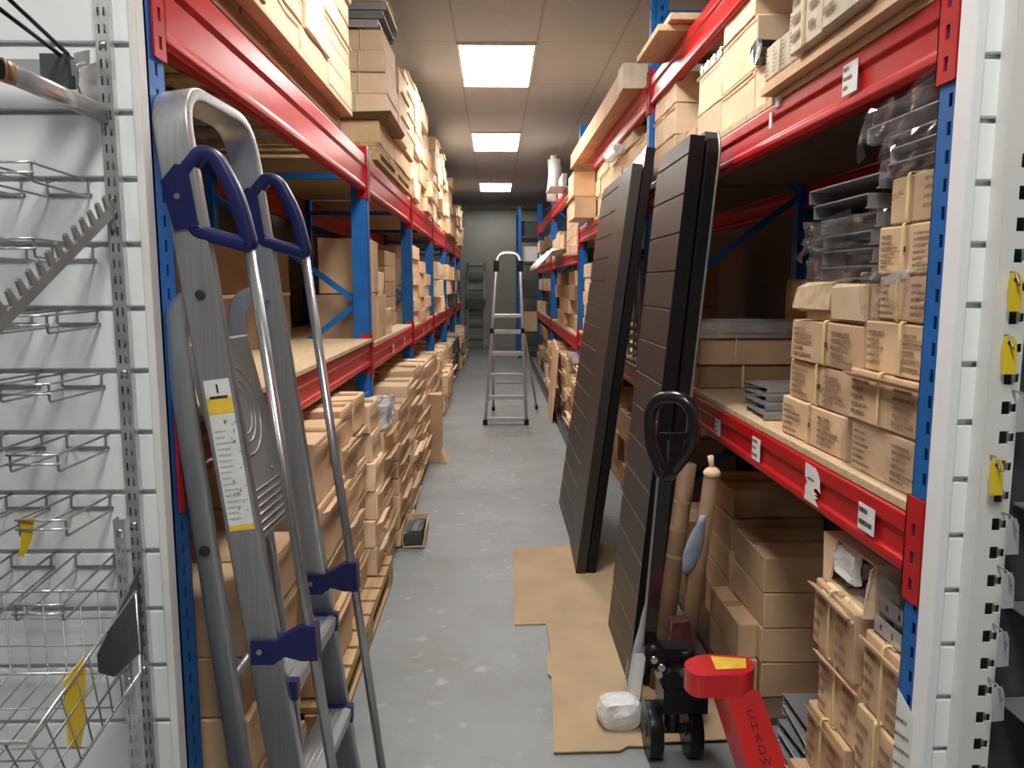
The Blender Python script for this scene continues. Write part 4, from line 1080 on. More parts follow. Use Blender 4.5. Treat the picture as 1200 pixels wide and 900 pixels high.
# column against the post
zz = [zb, zb + .118, zb + .238, zb + .352, zb + .452, zb + .556, zb + .657]
carton(.85, 1.25, 1.475, 1.790, zz[0], zz[1] - .003, 'plastic wrapped bottom carton next to the blue post', G1, prints=6, rot=.0, m='card', jit=.006)
carton(.845, 1.25, 1.475, 1.805, zz[1], zz[2] - .003, 'strapped carton with a lifted lid edge, second up by the blue post', G1, strap=.56, prints=5, rot=.01, flap=.03)
carton(.85, 1.25, 1.475, 1.750, zz[2], zz[3] - .003, 'strapped carton in the middle of the stack by the blue post', G1, strap=.42, prints=5, rot=-.005)
carton(.855, 1.25, 1.475, 1.715, zz[3], zz[4] - .003, 'plastic and tape wrapped carton, fourth up by the blue post', G1, strap=.60, prints=5, m='card', jit=.007)
carton(.85, 1.25, 1.475, 1.712, zz[4], zz[5] - .003, 'strapped carton just below the one with handwriting by the post', G1, strap=.55, prints=6, bigmark=.46)
tt_ = carton(.852, 1.25, 1.475, 1.675, zz[5], zz[6] - .003, 'strapped carton with handwriting on top of the stack by the post', G1, strap=.62, prints=0)
b = B(); text_into(b, 'DUAL', (.8430, 1.633, zz[5] + .060), (0, -1, .22), (0, .0, 1), .0185); marks(b, (.8445, 1.535, zz[5] + .02), (0, -1, 0), (0, 0, 1), .05, .07, 4, 1, 8)
obj('handwriting', b, ['black_ink', 'ink'], tt_, label='handwritten word and faint print')
def bag(label, x0, x1, y0, y1, z0, z1, amp, seed, tails=0, group=None, m='wrap', sc=14):
    t = thing('stretch_wrap', label, 'plastic wrap', ((x0 + x1) / 2, (y0 + y1) / 2, z0), group); wrap_shell(t, x0, x1, y0, y1, z0, z1, 'crumpled_sheet', m, amp, sc, tails, seed, None); return t
bag('clear film round the bottom carton beside the blue post', .838, .90, 1.47, 1.82, zz[0] + .004, zz[1] + .004, .006, 2, m='wrap')
bag('crumpled clear tape and film across the fourth carton up by the post', .832, .88, 1.47, 1.76, zz[3] + .01, zz[4] + .006, .010, 3, m='wrap', sc=20)
b = B(); pr = None
for j in range(14):
    s_ = j / 13; c = V((.842 - .012 * math.sin(s_ * 5), 1.56 + .20 * s_, zz[3] + .10 - .12 * s_ ** 2.2)); w = .010 * (1 - .4 * s_)
    q = [b.bm.verts.new(c + V((random.uniform(-.004, .004), 0, w))), b.bm.verts.new(c + V((random.uniform(-.004, .004), w * .6, -w)))]
    if pr: b.face([pr[0], q[0], q[1], pr[1]], 0, False)
    pr = q
tag(obj('tape_strip', b, 'wrap_white'), 'loose twisted strip of clear tape dangling beside the torn open carton', 'tape')

def channel(x0, x1, y0, y1, z0, z1, axis, label, group, m='greymetal', th=.0035, name='metal_profile', rot=0.):
    """U-shaped tray profile, open downwards"""
    b = B()
    if axis == 'x':
        b.box(x0, x1, y0, y0 + th, z0, z1); b.box(x0, x1, y1 - th, y1, z0, z1); b.box(x0, x1, y0 + th, y1 - th, z1 - th, z1)
        b.box(x0, x1, y0 + th, y0 + .012, z0, z0 + th); b.box(x0, x1, y1 - .012, y1 - th, z0, z0 + th)
    else:
        b.box(x0, x0 + th, y0, y1, z0, z1); b.box(x1 - th, x1, y0, y1, z0, z1); b.box(x0 + th, x1 - th, y0, y1, z1 - th, z1)
        b.box(x0 + th, x0 + .012, y0, y1, z0, z0 + th); b.box(x1 - .012, x1 - th, y0, y1, z0, z0 + th)
    if rot: b.rot(((x0 + x1) / 2, (y0 + y1) / 2, z0), rot)
    return tag(obj(name, b, m, bev=.001), label, 'metal profile', group)
# grey trays on the torn carton
zt = zb + .440
wt = [(1.76, 2.04, .0), (1.765, 2.03, .01), (1.77, 2.035, -.01), (1.76, 2.05, .02), (1.75, 2.06, -.015), (1.72, 2.085, .02)]
for k, (ya, yb, r) in enumerate(wt):
    h = .036 if k < 5 else .018
    channel(.86 - (.02 if k > 3 else 0), 1.2, ya, yb, zt + k * .040, zt + k * .040 + .034, 'x', f'grey metal tray, {ORD[k]} in the stack on the torn open carton', 'grey trays on the torn open carton', rot=r)
bag('crumpled clear film around the lower grey trays on the torn carton', .838, .93, 1.73, 2.09, zt + .004, zt + .085, .014, 7, 2, sc=16)
bag('shiny clear film hanging off the middle grey trays of the stack', .832, .92, 1.715, 2.10, zt + .09, zt + .15, .016, 8, 2, sc=18)
# grey profiles in film on top of the handwritten carton
zp = zz[6]
pl = [(1.475, 1.70, zp, .030), (1.475, 1.69, zp + .032, .030), (1.475, 1.70, zp + .064, .024), (1.472, 1.80, zp + .090, .034), (1.472, 1.78, zp + .126, .034)]
for k, (ya, yb, z, h) in enumerate(pl):
    channel(.85, 1.3, ya, yb, z, z + h, 'x', f'film wrapped grey profile, {ORD[k]} on the handwritten carton', 'grey profiles on the handwritten carton', 'silver' if k in (1, 3) else 'greymetal')
bag('clear film around the lower grey profiles on the handwritten carton', .838, .92, 1.47, 1.705, zp + .002, zp + .086, .010, 11, 0, sc=18)
bag('loose clear film with a drooping tail around the upper grey profiles', .834, .92, 1.47, 1.81, zp + .086, zp + .158, .016, 12, 3, sc=16)

# far end of the same shelf
G2 = 'long cartons at the far end of the waist high shelf'
carton(.845, 1.30, 3.16, 3.62, zb, zb + .098, 'lower long brown carton at the far end of the shelf under a silver profile', G2, strap=.40, face='y', prints=0, m='card_dark', rot=0)
carton(.840, 1.30, 3.14, 3.60, zb + .101, zb + .208, 'upper long brown carton at the far end of the shelf under a silver profile', G2, strap=.32, face='y', prints=0, m='card', rot=0)
t = thing('wrapped_profile', 'silver flat profile in clear film on top of the long brown cartons', 'metal profile', (1.05, 3.3, zb + .212), None)
b = B(); b.box(.81, 1.34, 3.12, 3.40, zb + .212, zb + .278); b.bevel(.006, 2); b.box(.83, 1.34, 3.108, 3.12, zb + .235, zb + .25); obj('profile_body', b, 'silver', t)
wrap_shell(t, .800, .90, 3.10, 3.41, zb + .2115, zb + .284, amp=.010, sc=18, seed=4)
for k in range(4):
    channel(.86 + .02 * k, 1.22, 2.40 + .07 * k, 2.60 + .07 * k, zb + .001 + k * .020, zb + .019 + k * .020, 'x', f'flat grey metal tray, {ORD[k]} beside the bottom strapped carton', 'grey trays lying on the waist high shelf', 'silver' if k == 3 else 'greymetal', rot=.05 * (k - 1))
# big dim cartons at the back of that shelf
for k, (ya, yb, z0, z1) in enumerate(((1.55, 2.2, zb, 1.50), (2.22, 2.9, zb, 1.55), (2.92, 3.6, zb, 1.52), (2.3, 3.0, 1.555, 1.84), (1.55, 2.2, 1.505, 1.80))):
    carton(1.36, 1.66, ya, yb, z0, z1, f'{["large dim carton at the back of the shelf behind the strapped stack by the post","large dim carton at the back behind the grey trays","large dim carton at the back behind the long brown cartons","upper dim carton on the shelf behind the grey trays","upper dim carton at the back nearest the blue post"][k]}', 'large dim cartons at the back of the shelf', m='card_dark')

# ------------------------------------------------------------------ under that shelf
G3 = 'strapped cartons on the floor by the blue post'
zf = .03
b = B(); b.box(.84, 1.5, 1.46, 2.0, .0, zf - .002); tag(obj('floor_board', b, 'chip', bev=.002), 'low chipboard base under the strapped floor cartons by the post', 'board')
hs = [.158, .152, .150, .148, .148]
z = zf; 
for k in range(4):
    h = (.178, .178, .176, .178)[k]; dx = (-.04, -.005, .005, -.01)[k]; dy = (.04, .02, -.01, .0)[k]
    carton(.85 + dx, 1.26, 1.69 + dy, 1.925 + dy, z, z + h - .003, f'strapped carton, {ORD[k]} in the floor stack below the open bracket carton', G3, strap=.55, prints=4, rot=(.03, -.02, .02, -.015)[k], jit=.006, flap=.02); z += h
zt1 = z
t = thing('open_carton', 'open carton full of metal brackets on top of the floor stack', 'box', (1.0, 1.78, zt1), None)
y0, y1, z0, z1 = 1.655, 1.91, zt1 + .001, zt1 + .128
b = B(); th = .006
b.box(.86, 1.30, y0, y0 + th, z0, z1); b.box(.86, 1.30, y1 - th, y1, z0, z1); b.box(.86, 1.30, y0 + th, y1 - th, z1 - th, z1); b.box(.86, 1.30, y0 + th, y1 - th, z0, z0 + th); b.box(1.294, 1.30, y0 + th, y1 - th, z0 + th, z1 - th)
obj('carton_body', b, 'card', t, bev=.002)
b = B(); b.hexa([(.855, y1 - .03, z0), (.86, y1 - .03, z0), (.86, y1 - .004, z0), (.852, y1, z0), (.850, y1 - .075, z1), (.86, y1 - .07, z1), (.86, y1 - .002, z1), (.848, y1, z1)]); 
b.hexa([(.835, y0 + .002, z0 + .002), (.862, y0 + .002, z0), (.862, y0 + .006, z0), (.835, y0 + .006, z0 + .002), (.845, y0 - .004, z1 - .01), (.862, y0 + .002, z1), (.862, y0 + .006, z1), (.845, y0 + .000, z1 - .01)])
b.hexa([(.83, y0 + .05, z0 - .035), (.835, y0 + .05, z0 - .035), (.835, y1 - .03, z0 - .03), (.83, y1 - .03, z0 - .03), (.858, y0 + .03, z0), (.864, y0 + .03, z0 + .004), (.864, y1 - .02, z0 + .004), (.858, y1 - .02, z0)])
obj('flap', b, 'card_pale', t, label='torn open flaps')
def bracket(x, y, z, L, ang, tilt, label, group, m='silver'):
    """small perforated angle bracket"""
    b = B(); b.plate((0, 0, 0), (1, 0, 0), (0, 0, 1), L, .040, [(L * .15, L * .15 + .010, .012, .026), (L * .45, L * .45 + .010, .012, .026), (L * .75, L * .75 + .010, .012, .026)], .002)
    b.plate((0, .034, 0.0), (1, 0, 0), (0, -1, 0), L, .034, [(L * .3, L * .3 + .012, .012, .022), (L * .65, L * .65 + .012, .012, .022)], .002)
    bmesh.ops.rotate(b.bm, verts=b.bm.verts, cent=(0, 0, 0), matrix=Matrix.Rotation(tilt, 3, 'X')); bmesh.ops.rotate(b.bm, verts=b.bm.verts, cent=(0, 0, 0), matrix=Matrix.Rotation(ang, 3, 'Z'))
    mz = min(v.co.z for v in b.bm.verts); bmesh.ops.translate(b.bm, verts=b.bm.verts, vec=(x, y, z - mz))
    return tag(obj('metal_bracket', b, m), label, 'bracket', group)
for k in range(6):
    bracket(.875 + .012 * (k % 2), y0 + .020 + .075 * (k % 3), z0 + .0075 + .048 * (k // 3), .30, 0, .0, f'perforated metal bracket in the open carton, {NTH[k % 3]} from the post, {"lower" if k < 3 else "upper"} layer', 'metal brackets in the open floor carton', 'silver')
b = B(); b.box(.852, .872, y0 + .09, y0 + .20, z0 + .045, z0 + .115); b.cuts(3); b.jitter(.008, 25, 3); tag(obj('plastic_scrap', b, 'paper'), 'white plastic scrap among the brackets in the open carton', 'plastic scrap')
# column against the post
z = zf
for k in range(4):
    h = (.158, .175, .178, .180)[k]; dx = (.0, .01, -.005, .0)[k]
    carton(.845 + dx, 1.26, 1.47, 1.665 - .006 * (k % 2), z, z + h - .003, f'strapped carton, {ORD[k]} in the floor stack against the blue post', G3, strap=.50, prints=4, rot=(.0, .008, -.008, .0)[k], jit=.006, flap=.018 if k % 2 else 0); z += h
zt2 = z
for k in range(6):
    bracket(.856 + .046 * (k % 3) + .01 * (k // 3), 1.645, zt2 + .002 + .043 * (k // 3), .165, -PI / 2 + .04 * (k // 3), .0, f'grey bracket on the stack against the post, {NTH[k % 3]} from the aisle in the {"lower" if k < 3 else "upper"} layer', 'metal brackets on the stack by the post', 'greymetal' if k % 2 else 'silver')
bag('crumpled clear film over the metal brackets by the blue post',   .86, .95, 1.56, 1.645, zt2 + .089, zt2 + .135, .014, 21, 1, sc=20)

G4 = 'brown cartons on the floor behind the pallet truck'
zz3 = [.03, .16, .29, .42, .55]
b = B(); b.box(.86, 1.62, 2.45, 3.95, 0, .028); tag(obj('floor_board', b, 'darkened_board', bev=.002), 'low dark board under the cartons behind the pallet truck', 'board')
for k in range(4):
    carton(.945, 1.28, 2.58, 2.92, zz3[k], zz3[k + 1] - .004, f'brown carton, {ORD[k]} in the stack nearest behind the red truck', G4, tape=True, jit=.003, rot=.015 * (-1) ** k, strap=.5 if k == 0 else None)
for k in range(4):
    carton(.96, 1.34, 3.02, 3.36, zz3[k] , zz3[k + 1] - .004, f'brown carton, {ORD[k]} in the second stack behind the red truck', G4, jit=.003, rot=-.01 * (-1) ** k)
carton(.97, 1.36, 3.04, 3.38, .55, .66, 'topmost brown carton of the second stack behind the red truck', G4, jit=.003)
for k in range(2):
    carton(.872, .942, 2.60 + .02 * k, 2.98, .03 + .13 * k, .157 + .13 * k, f'narrow brown carton, {ORD[k]} in front of the stack behind the truck', G4, jit=.003)
for k in range(3):
    carton(.88, 1.2, 3.42, 3.74, zz3[k], zz3[k + 1] - .004, f'brown carton, {ORD[k]} in the third stack behind the red truck', G4, jit=.003, m='card_dark')
for k in range(3):
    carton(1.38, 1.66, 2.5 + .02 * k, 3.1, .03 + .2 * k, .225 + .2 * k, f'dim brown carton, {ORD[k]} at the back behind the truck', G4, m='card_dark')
for k in range(5):
    channel(.90 + .01 * k, 1.14, 2.06 + .02 * k, 2.30 + .015 * k, .001 + .034 * k, .033 + .034 * k, 'x', f'grey metal plate, {ORD[k]} in the floor pile beside the red truck leg', 'grey plates beside the red truck leg', 'silver' if k % 2 else 'greymetal', rot=.06 * (k % 3 - 1))

# ------------------------------------------------------------------ overhead shelf of the nearest bay
G5 = 'cartons on the overhead shelf above the strapped cartons'
z0 = 2.049
def oh(y0, y1, za, zb_, lb, m='card_pale', x=.84, d=.32, **k): return carton(x, x + d, y0, y1, za, zb_, lb, G5, m=m, jit=.004, **k)
oh(3.095, 3.285, z0, z0 + .128, 'narrow bottom carton under the grey fittings on the overhead shelf')
oh(2.955, 3.085, z0, z0 + .128, 'slim bottom carton beside the wide one on the overhead shelf')
oh(2.57, 2.945, z0, z0 + .135, 'wide bottom carton in the middle of the overhead shelf', flap=.012)
oh(2.46, 2.56, z0, z0 + .125, 'slim bottom carton below the black pouch on the overhead shelf')
oh(2.385, 2.45, z0, z0 + .115, 'slimmest bottom carton beside the paper fronted cartons overhead', m='card')
oh(2.955, 3.285, z0 + .131, z0 + .285, 'carton topped with grey fittings on the overhead shelf', flap=.012)
oh(2.575, 2.945, z0 + .138, z0 + .305, 'second level wide carton in the middle of the overhead shelf', flap=.012)
oh(2.60, 2.94, z0 + .308, z0 + .47, 'topmost carton of the middle stack on the overhead shelf')
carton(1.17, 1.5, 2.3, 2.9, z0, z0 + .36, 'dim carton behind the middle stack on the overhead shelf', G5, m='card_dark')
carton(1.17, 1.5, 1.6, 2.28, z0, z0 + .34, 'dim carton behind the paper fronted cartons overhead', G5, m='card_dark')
# grey fittings lying on the carton
for k in range(7):
    b = B(); y = 2.98 + .043 * k; z = z0 + .287
    b.cyl((.845 + .004 * (k % 2), y, z + .0175), (.95, y, z + .0175), .017, 10); b.cyl((.838 + .004 * (k % 2), y, z + .0175), (.846 + .004 * (k % 2), y, z + .0175), .0205 if False else .0172, 10)
    tag(obj('tube_fitting', b, 'silver'), f'grey tube fitting on the overhead carton, {NTH[k]} from the camera', 'fitting', 'grey tube fittings on the overhead carton')
b = B(); b.box(.815, .92, 2.44, 2.56, z0 + .127, z0 + .205); b.cuts(3)
for v in b.bm.verts:
    c = V((.86, 2.5, z0 + .165)); q = v.co - c; v.co = c + V((q.x, q.y * (1 - .35 * abs(q.z) / .04), q.z * (1 - .35 * abs(q.y) / .06)))
b.jitter(.006, 20, 3)
for v in b.bm.verts: v.co.z = max(v.co.z, z0 + .1265)
tag(obj('plastic_pouch', b, 'blackmetal'), 'shiny black pouch wedged between cartons on the overhead shelf', 'pouch')
# far cartons by the blue post
for r in range(3):
    for c_ in range(2):
        ya = 3.70 + c_ * .235; za = z0 + r * .143
        oh(ya, ya + .228, za, za + .139, f'carton near the second blue post overhead, {ORD[r]} {"nearer" if c_ == 0 else "farther"} column', m='card_pale' if r else 'card', flap=.01 if r == 1 else 0)
oh(3.50, 3.69, z0, z0 + .12, 'low carton standing before the post stack on the overhead shelf', m='card')
oh(3.31, 3.48, z0, z0 + .10, 'lowest flat carton beside the narrow bottom carton overhead', m='card')
# nearest cream cartons hanging over the beam on flattened card
b = B(); b.box(.79, 1.16, 1.50, 2.37, z0, z0 + .018); b.box(.80, 1.16, 1.5, 2.36, z0 + .019, z0 + .036); b.jitter(.002, 6, 3)
for v in b.bm.verts: v.co.z = max(v.co.z, z0 + .0005)
tag(obj('flattened_carton', b, 'card'), 'flattened brown carton laid under the cream cartons overhead', 'cardboard')
for k, (ya, yb) in enumerate(((2.25, 2.36), (2.12, 2.24))):
    carton(.80, 1.1, ya, yb, z0 + .040, z0 + .135, f'paper fronted cream carton overhead, {"farther" if k == 0 else "nearer"} of two beside the pouch', G5, m='card_cream', prints=7)
carton(.86, 1.1, 2.13, 2.34, z0 + .140, z0 + .23, 'white labelled carton standing on the two paper fronted cartons', G5, m='card_cream', prints=6)
carton(.775, 1.12, 1.90, 2.10, z0 + .040, z0 + .215, 'strapped cream carton overhead above the white stock label', G5, m='card_cream', strap=.55, prints=3)
carton(.770, 1.12, 1.68, 1.89, z0 + .040, z0 + .205, 'cream carton overhead next nearest the blue post', G5, m='card_cream', prints=3)
carton(.78, 1.12, 1.475, 1.67, z0 + .040, z0 + .21, 'cream carton overhead nearest the blue post', G5, m='card', prints=3)

# ------------------------------------------------------------------ second bay, pallet truck side
G6 = 'cartons on the overhead shelf of the second bay'
z0 = 2.042
k = 0
for r, (za, h) in enumerate(((z0, .160), (z0 + .163, .135), (z0 + .301, .11))):
    y = 4.42; c_ = 0
    while y < 7.2:
        w = .30 + .06 * ((c_ * 7 + r * 3) % 4) * .7
        if not (r == 2 and c_ in (0,)):
            carton(.84 + .006 * ((c_ + r) % 3), 1.2, y, y + w - .006, za, za + h - .003, f'pale carton overhead in the second bay, {ORD[r]} layer, {NTH[c_]} along', G6, m='card_pale', flap=.014 if (c_ + r) % 2 else 0, jit=.005)
        y += w; c_ += 1
t = thing('open_carton', 'open topped brown carton jutting out before the third blue post', 'box', (.78, 6.7, 2.3), None)
b = B(); xa, xb, ya, yb, za, zc = .655, .835, 6.55, 7.0, 2.225, 2.42
b.box(xa, xa + .006, ya, yb, za, zc); b.box(xb - .006, xb, ya, yb, za, zc); b.box(xa + .006, xb - .006, ya, ya + .006, za, zc); b.box(xa + .006, xb - .006, yb - .006, yb, za, zc); b.box(xa + .006, xb - .006, ya + .006, yb - .006, za, za + .006)
obj('carton_body', b, 'card', t)
b = B(); b.hexa([(xa, ya - .001, zc), (xb, ya - .001, zc), (xb, ya + .005, zc), (xa, ya + .005, zc), (xa + .02, ya - .05, zc + .05), (xb - .02, ya - .05, zc + .05), (xb - .02, ya - .045, zc + .052), (xa + .02, ya - .045, zc + .052)]); obj('flap', b, 'card_dark', t, label='dark raised flap')
b = B(); b.box(.64, .838, 6.5, 7.05, 2.205, 2.223); tag(obj('cardboard_flat', b, 'card'), 'flat tray under the open topped carton by the third post', 'cardboard')
b = B(); b.box(.66, .838, 6.5, 7.05, 2.044, 2.204); b.cuts(2); b.jitter(.006, 8, 2); 
for v in b.bm.verts: v.co.z = max(v.co.z, 2.0435); v.co.z = min(v.co.z, 2.2045); v.co.x = min(.8385, v.co.x)
tag(obj('cardboard_box', b, 'card_pale'), 'pale carton jutting past the beam under the open topped carton', 'box')
b = B(); b.box(.775, .835, 5.15, 5.6, 2.35, 2.40); b.cuts(3); b.jitter(.012, 16, 5)
tag(obj('film_scrap', b, 'wrap_white'), 'crinkled white film on the cartons behind the tallest black panel', 'plastic film')
# grey slotted strips standing between the panels
G7 = 'notched metal strips between the leaning panels'
for k in range(7):
    b = B(); x, y = .86 + .035 * (k % 2), 4.42 + .09 * k; H = [(.012, .03, z_ * .055 + .02, z_ * .055 + .045) for z_ in range(int((.45 + .02 * k) / .055))]
    b.plate((x, y, 1.045), (1, 0, 0), (0, 0, 1), .042, .50 + .02 * k, H, .003); b.box(x, x + .003, y + .0035, y + .025, 1.045, 1.045 + .50 + .02 * k)
    tag(obj('notched_strip', b, 'greymetal'), f'notched grey metal strip standing between the panels, {NTH[k]} from the camera', 'metal strip', G7)
for k in range(5):
    carton(.85 + .01 * (k % 2), 1.25, 6.90, 7.45, 1.045 + .128 * k, 1.170 + .128 * k, f'carton, {ORD[k]} in the shelf stack seen past the farther panels', 'shelf cartons past the farther panels', m='card_pale', jit=.004)
for c_ in range(3):
    for k in range(4):
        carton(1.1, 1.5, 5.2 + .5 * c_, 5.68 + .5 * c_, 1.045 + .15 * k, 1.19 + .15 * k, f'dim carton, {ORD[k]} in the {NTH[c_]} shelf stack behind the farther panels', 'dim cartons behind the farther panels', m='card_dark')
# under the second bay
G8 = 'cartons on the floor of the second bay'
for c_, (ya, yb) in enumerate(((4.35, 4.9), (4.95, 5.5), (5.55, 6.1), (6.15, 6.7))):
    for k in range(3):
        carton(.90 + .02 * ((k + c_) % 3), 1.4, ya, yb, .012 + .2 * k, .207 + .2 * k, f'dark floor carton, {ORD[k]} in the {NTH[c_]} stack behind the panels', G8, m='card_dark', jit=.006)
b = B(); b.sphere((.87, 4.62, .69), .072, 0, (1, 1.1, 1.1), 14); b.jitter(.02, 14, 4)
mz = min(v.co.z for v in b.bm.verts); bmesh.ops.translate(b.bm, verts=b.bm.verts, vec=(.06, 0, .614 - mz))
tag(obj('plastic_bag', b, 'paper'), 'white crumpled bag on the dark floor cartons between the panels', 'bag')

# ------------------------------------------------------------------ third bay and beyond, pallet truck side
b = B(); b.box(.66, .70, 6.75, 14.8, 0.0, .10); tag(obj('floor_rail', b, 'darkmetal', bev=.004), 'long dark timber rail on the floor along the third bay', 'rail')
G9 = 'cartons stacked past the farther panels on the third bay'
for k in range(5):
    carton(.80, 1.02, 7.72, 8.25, 1.845 + .126 * k, 1.968 + .126 * k, f'square carton, {ORD[k]} in the upper stack beside the third blue post', G9, m='card_pale', jit=.003)
for k in range(4):
    carton(.82, 1.1, 8.4, 8.9, 1.845 + .126 * k, 1.968 + .126 * k, f'square carton, {ORD[k]} in the second upper stack past the third blue post', G9, m='card_pale', jit=.004)
carton(.735, .82, 7.70, 7.98, 1.80, 1.875, 'small strapped carton jutting out before the upper square stack', None, m='card_pale', strap=.5)
b = B(); b.box(.70, .83, 7.69, 8.0, 1.781, 1.799); tag(obj('shelf_lip', b, 'chip'), 'small board carrying the jutting strapped carton', 'board')
for k in range(3):
    carton(.82, 1.15, 9.3 + .65 * k, 9.85 + .65 * k, 1.845, 2.10 + .05 * (k % 2), f'brown carton on the upper shelf past the square stacks, {NTH[k]} along', G9, m='card', jit=.012)
b = B(); pr = None
for j in range(10):
    y = 9.2 + .16 * j; q = [b.bm.verts.new((x, y, 2.02 - .12 * ((x - .7) / .2 if x < .7 else 0) ** 2 + .03 * math.sin(j * 1.7 + x * 9) + (0 if x > .6 else -.05))) for x in (.48, .58, .68, .78, .9)]
    if pr:
        for i in range(4): b.face([pr[i], pr[i + 1], q[i + 1], q[i]], 0, True)
    pr = q
bmesh.ops.translate(b.bm, verts=b.bm.verts, vec=(0, 0, -.13))
bmesh.ops.solidify(b.bm, geom=b.bm.faces[:], thickness=.004)
tag(obj('plastic_sheet', b, 'paper'), 'white plastic sheet draped over the shelf edge beside the step ladder', 'plastic sheet')
t = thing('wrapped_roll', 'upright roll in white plastic on the highest beam past the third post', 'roll', (.85, 10.6, 2.574), None)
b = B(); b.cyl((.80, 10.4, 2.574), (.78, 10.38, 3.12), .11, 16, .085); b.cuts(2); b.jitter(.03, 6, 2)
for v in b.bm.verts: v.co.z = max(v.co.z, 2.574)
obj('roll_body', b, 'wrap_white', t); b = B(); b.cyl((.80, 10.4, 2.58), (.78, 10.38, 3.16), .05, 14); obj('roll_core', b, 'card_pale', t)
b = B(); b.box(.62, 1.3, 8.9, 9.5, 2.574, 2.594); b.box(.70, .73, 8.95, 8.98, 2.42, 2.573) if False else None
tag(obj('grey_board', b, 'silver', bev=.002), 'pale grey board jutting from the highest beam past the third post', 'board')
carton(.82, 1.15, 9.55, 10.1, 2.574, 2.82, 'rounded brown carton high up beside the white wrapped roll', None, m='card_pale')
carton(.82, 1.4, 9.0, 9.45, 2.596, 2.75, 'dark carton on the pale grey board high past the third post', None, m='darkgrey')
# dim shelf stacks
G10 = 'shelf cartons of the third bay'
for c_ in range(5):
    for k in range(4 if c_ % 2 == 0 else 3):
        carton(.86 + .03 * ((k + c_) % 3), 1.3, 7.75 + .66 * c_, 8.36 + .66 * c_, .986 + .165 * k, 1.148 + .165 * k, f'carton, {ORD[k]} in the {NTH[c_]} shelf stack of the third bay', G10, m='card' if c_ != 1 else 'card_dark', jit=.008)
# untidy cartons and folded card on the floor
G11 = 'floor cartons along the third bay'
rg = random.Random(4)
for c_ in range(8):
    for k in range(5):
        y = 6.80 + .54 * c_; h = .145
        if k == 4 and c_ % 3 == 1: continue
        carton(.715 + rg.uniform(0, .06), 1.15, y + rg.uniform(0, .02), y + .50 + rg.uniform(-.03, .0), .012 + h * k, .006 + h * (k + 1), f'rumpled floor carton, {ORD[k]} in the {NTH[c_]} stack along the dark rail', G11, m=('card', 'card_pale', 'card')[(c_ + k) % 3], flap=.05 if (k + c_) % 2 else .03, jit=.014, rot=rg.uniform(-.02, .02))
b = B(); b.hexa([(.60, 8.25, .0), (.62, 8.25, 0), (.64, 9.0, 0), (.62, 9.0, 0), (.665, 8.25, .80), (.69, 8.25, .80), (.70, 9.0, .86), (.68, 9.0, .86)])
bmesh.ops.translate(b.bm, verts=b.bm.verts, vec=(.0, 0, .0)); tag(obj('flattened_carton', b, 'card', bev=.002), 'flattened carton leaning on the floor stacks by the step ladder', 'cardboard')
b = B(); b.box(.745, .95, 7.35, 7.9, .742, .80); b.cuts(3); b.jitter(.02, 10, 5)
for v in b.bm.verts: v.co.z = max(v.co.z, .742)
tag(obj('film_bundle', b, 'wrap_white'), 'pale plastic bundle under the beam label of the third bay', 'plastic film')
# fourth bay, far and small
G12 = 'far cartons of the last pallet truck side bay'
for c_ in range(5):
    for lv, (zf_, n, h) in enumerate(((.012, 4, .19), (.986, 3, .2), (1.845, 2, .22))):
        for k in range(n):
            y = 11.45 + .68 * c_
            carton(.80 + rg.uniform(0, .1), 1.3, y, y + .6, zf_ + h * k, zf_ + h * (k + 1) - .006, f'far carton, {ORD[k]} in {NTH[c_]} stack, {("floor", "middle", "upper")[lv]} level of the farthest bay', G12, m=rg.choice(['card', 'card_pale', 'card_dark', 'darkgrey']), jit=.012)
t = thing('far_shelving', 'dark shelving unit standing at the end of the aisle past the step ladder', 'shelving', (.75, 16.2, 0), None)
for x in (.50, 1.3):
    for y in (15.6, 17.2): b = B(); b.box(x - .03, x + .03, y - .03, y + .03, 0, 3.0); obj('corner_post', b, 'blue', t)
for z in (.5, 1.2, 1.9, 2.4): b = B(); b.box(.48, 1.32, 15.58, 17.22, z, z + .04); obj('shelf', b, 'darkmetal', t)
for k, (z, h, m) in enumerate(((.542, .4, 'card'), (1.242, .35, 'darkgrey'), (1.942, .3, 'paper'), (2.442, .3, 'darkgrey'))):
    carton(.52, 1.1, 15.7, 16.5, z, z + h, f'far dim box, {ORD[k]} on the dark shelving at the aisle end', 'far boxes on the dark shelving', m=m)

# ------------------------------------------------------------------ ladder side: top level
def pallet(label, x0, x1, y0, y1, z, h=.12, axis='y', nd=7, group=None):
    t = thing('wooden_pallet', label, 'pallet', ((x0 + x1) / 2, (y0 + y1) / 2, z), group)
    b = B()
    for k in range(nd):
        a = y0 + (y1 - y0) * k / nd + .012; c = y0 + (y1 - y0) * (k + 1) / nd - .012
        b.box(x0, x1, a, c, z + h - .022, z + h)
    b.jitter(.0015, 5, 3); obj('deck_boards', b, 'plank', t, bev=.002)
    for i, x in enumerate((x0, (x0 + x1) / 2 - .05, x1 - .1)):
        b = B(); b.box(x, x + .1, y0, y1, z + h - .044, z + h - .024)
        for yy in (y0, (y0 + y1) / 2 - .07, y1 - .14): b.box(x, x + .1, yy, yy + .14, z + .022, z + h - .0445)
        b.box(x, x + .1, y0, y1, z, z + .0215); obj('runner', b, 'plank', t, bev=.002)
    return t
b = B(); b.box(-1.5, -.652, 1.95, 3.70, 2.2625, 2.283); tag(obj('stack_board', b, 'card_pale', bev=.002), 'pale board under the highest cartons above the folded ladder', 'board')
pallet('timber pallet on the top beams above the folded ladder', -1.5, -.70, 1.98, 3.66, 2.197, .065, nd=6)
G20 = 'cartons stacked on the pallet above the folded ladder'
rg = random.Random(8)
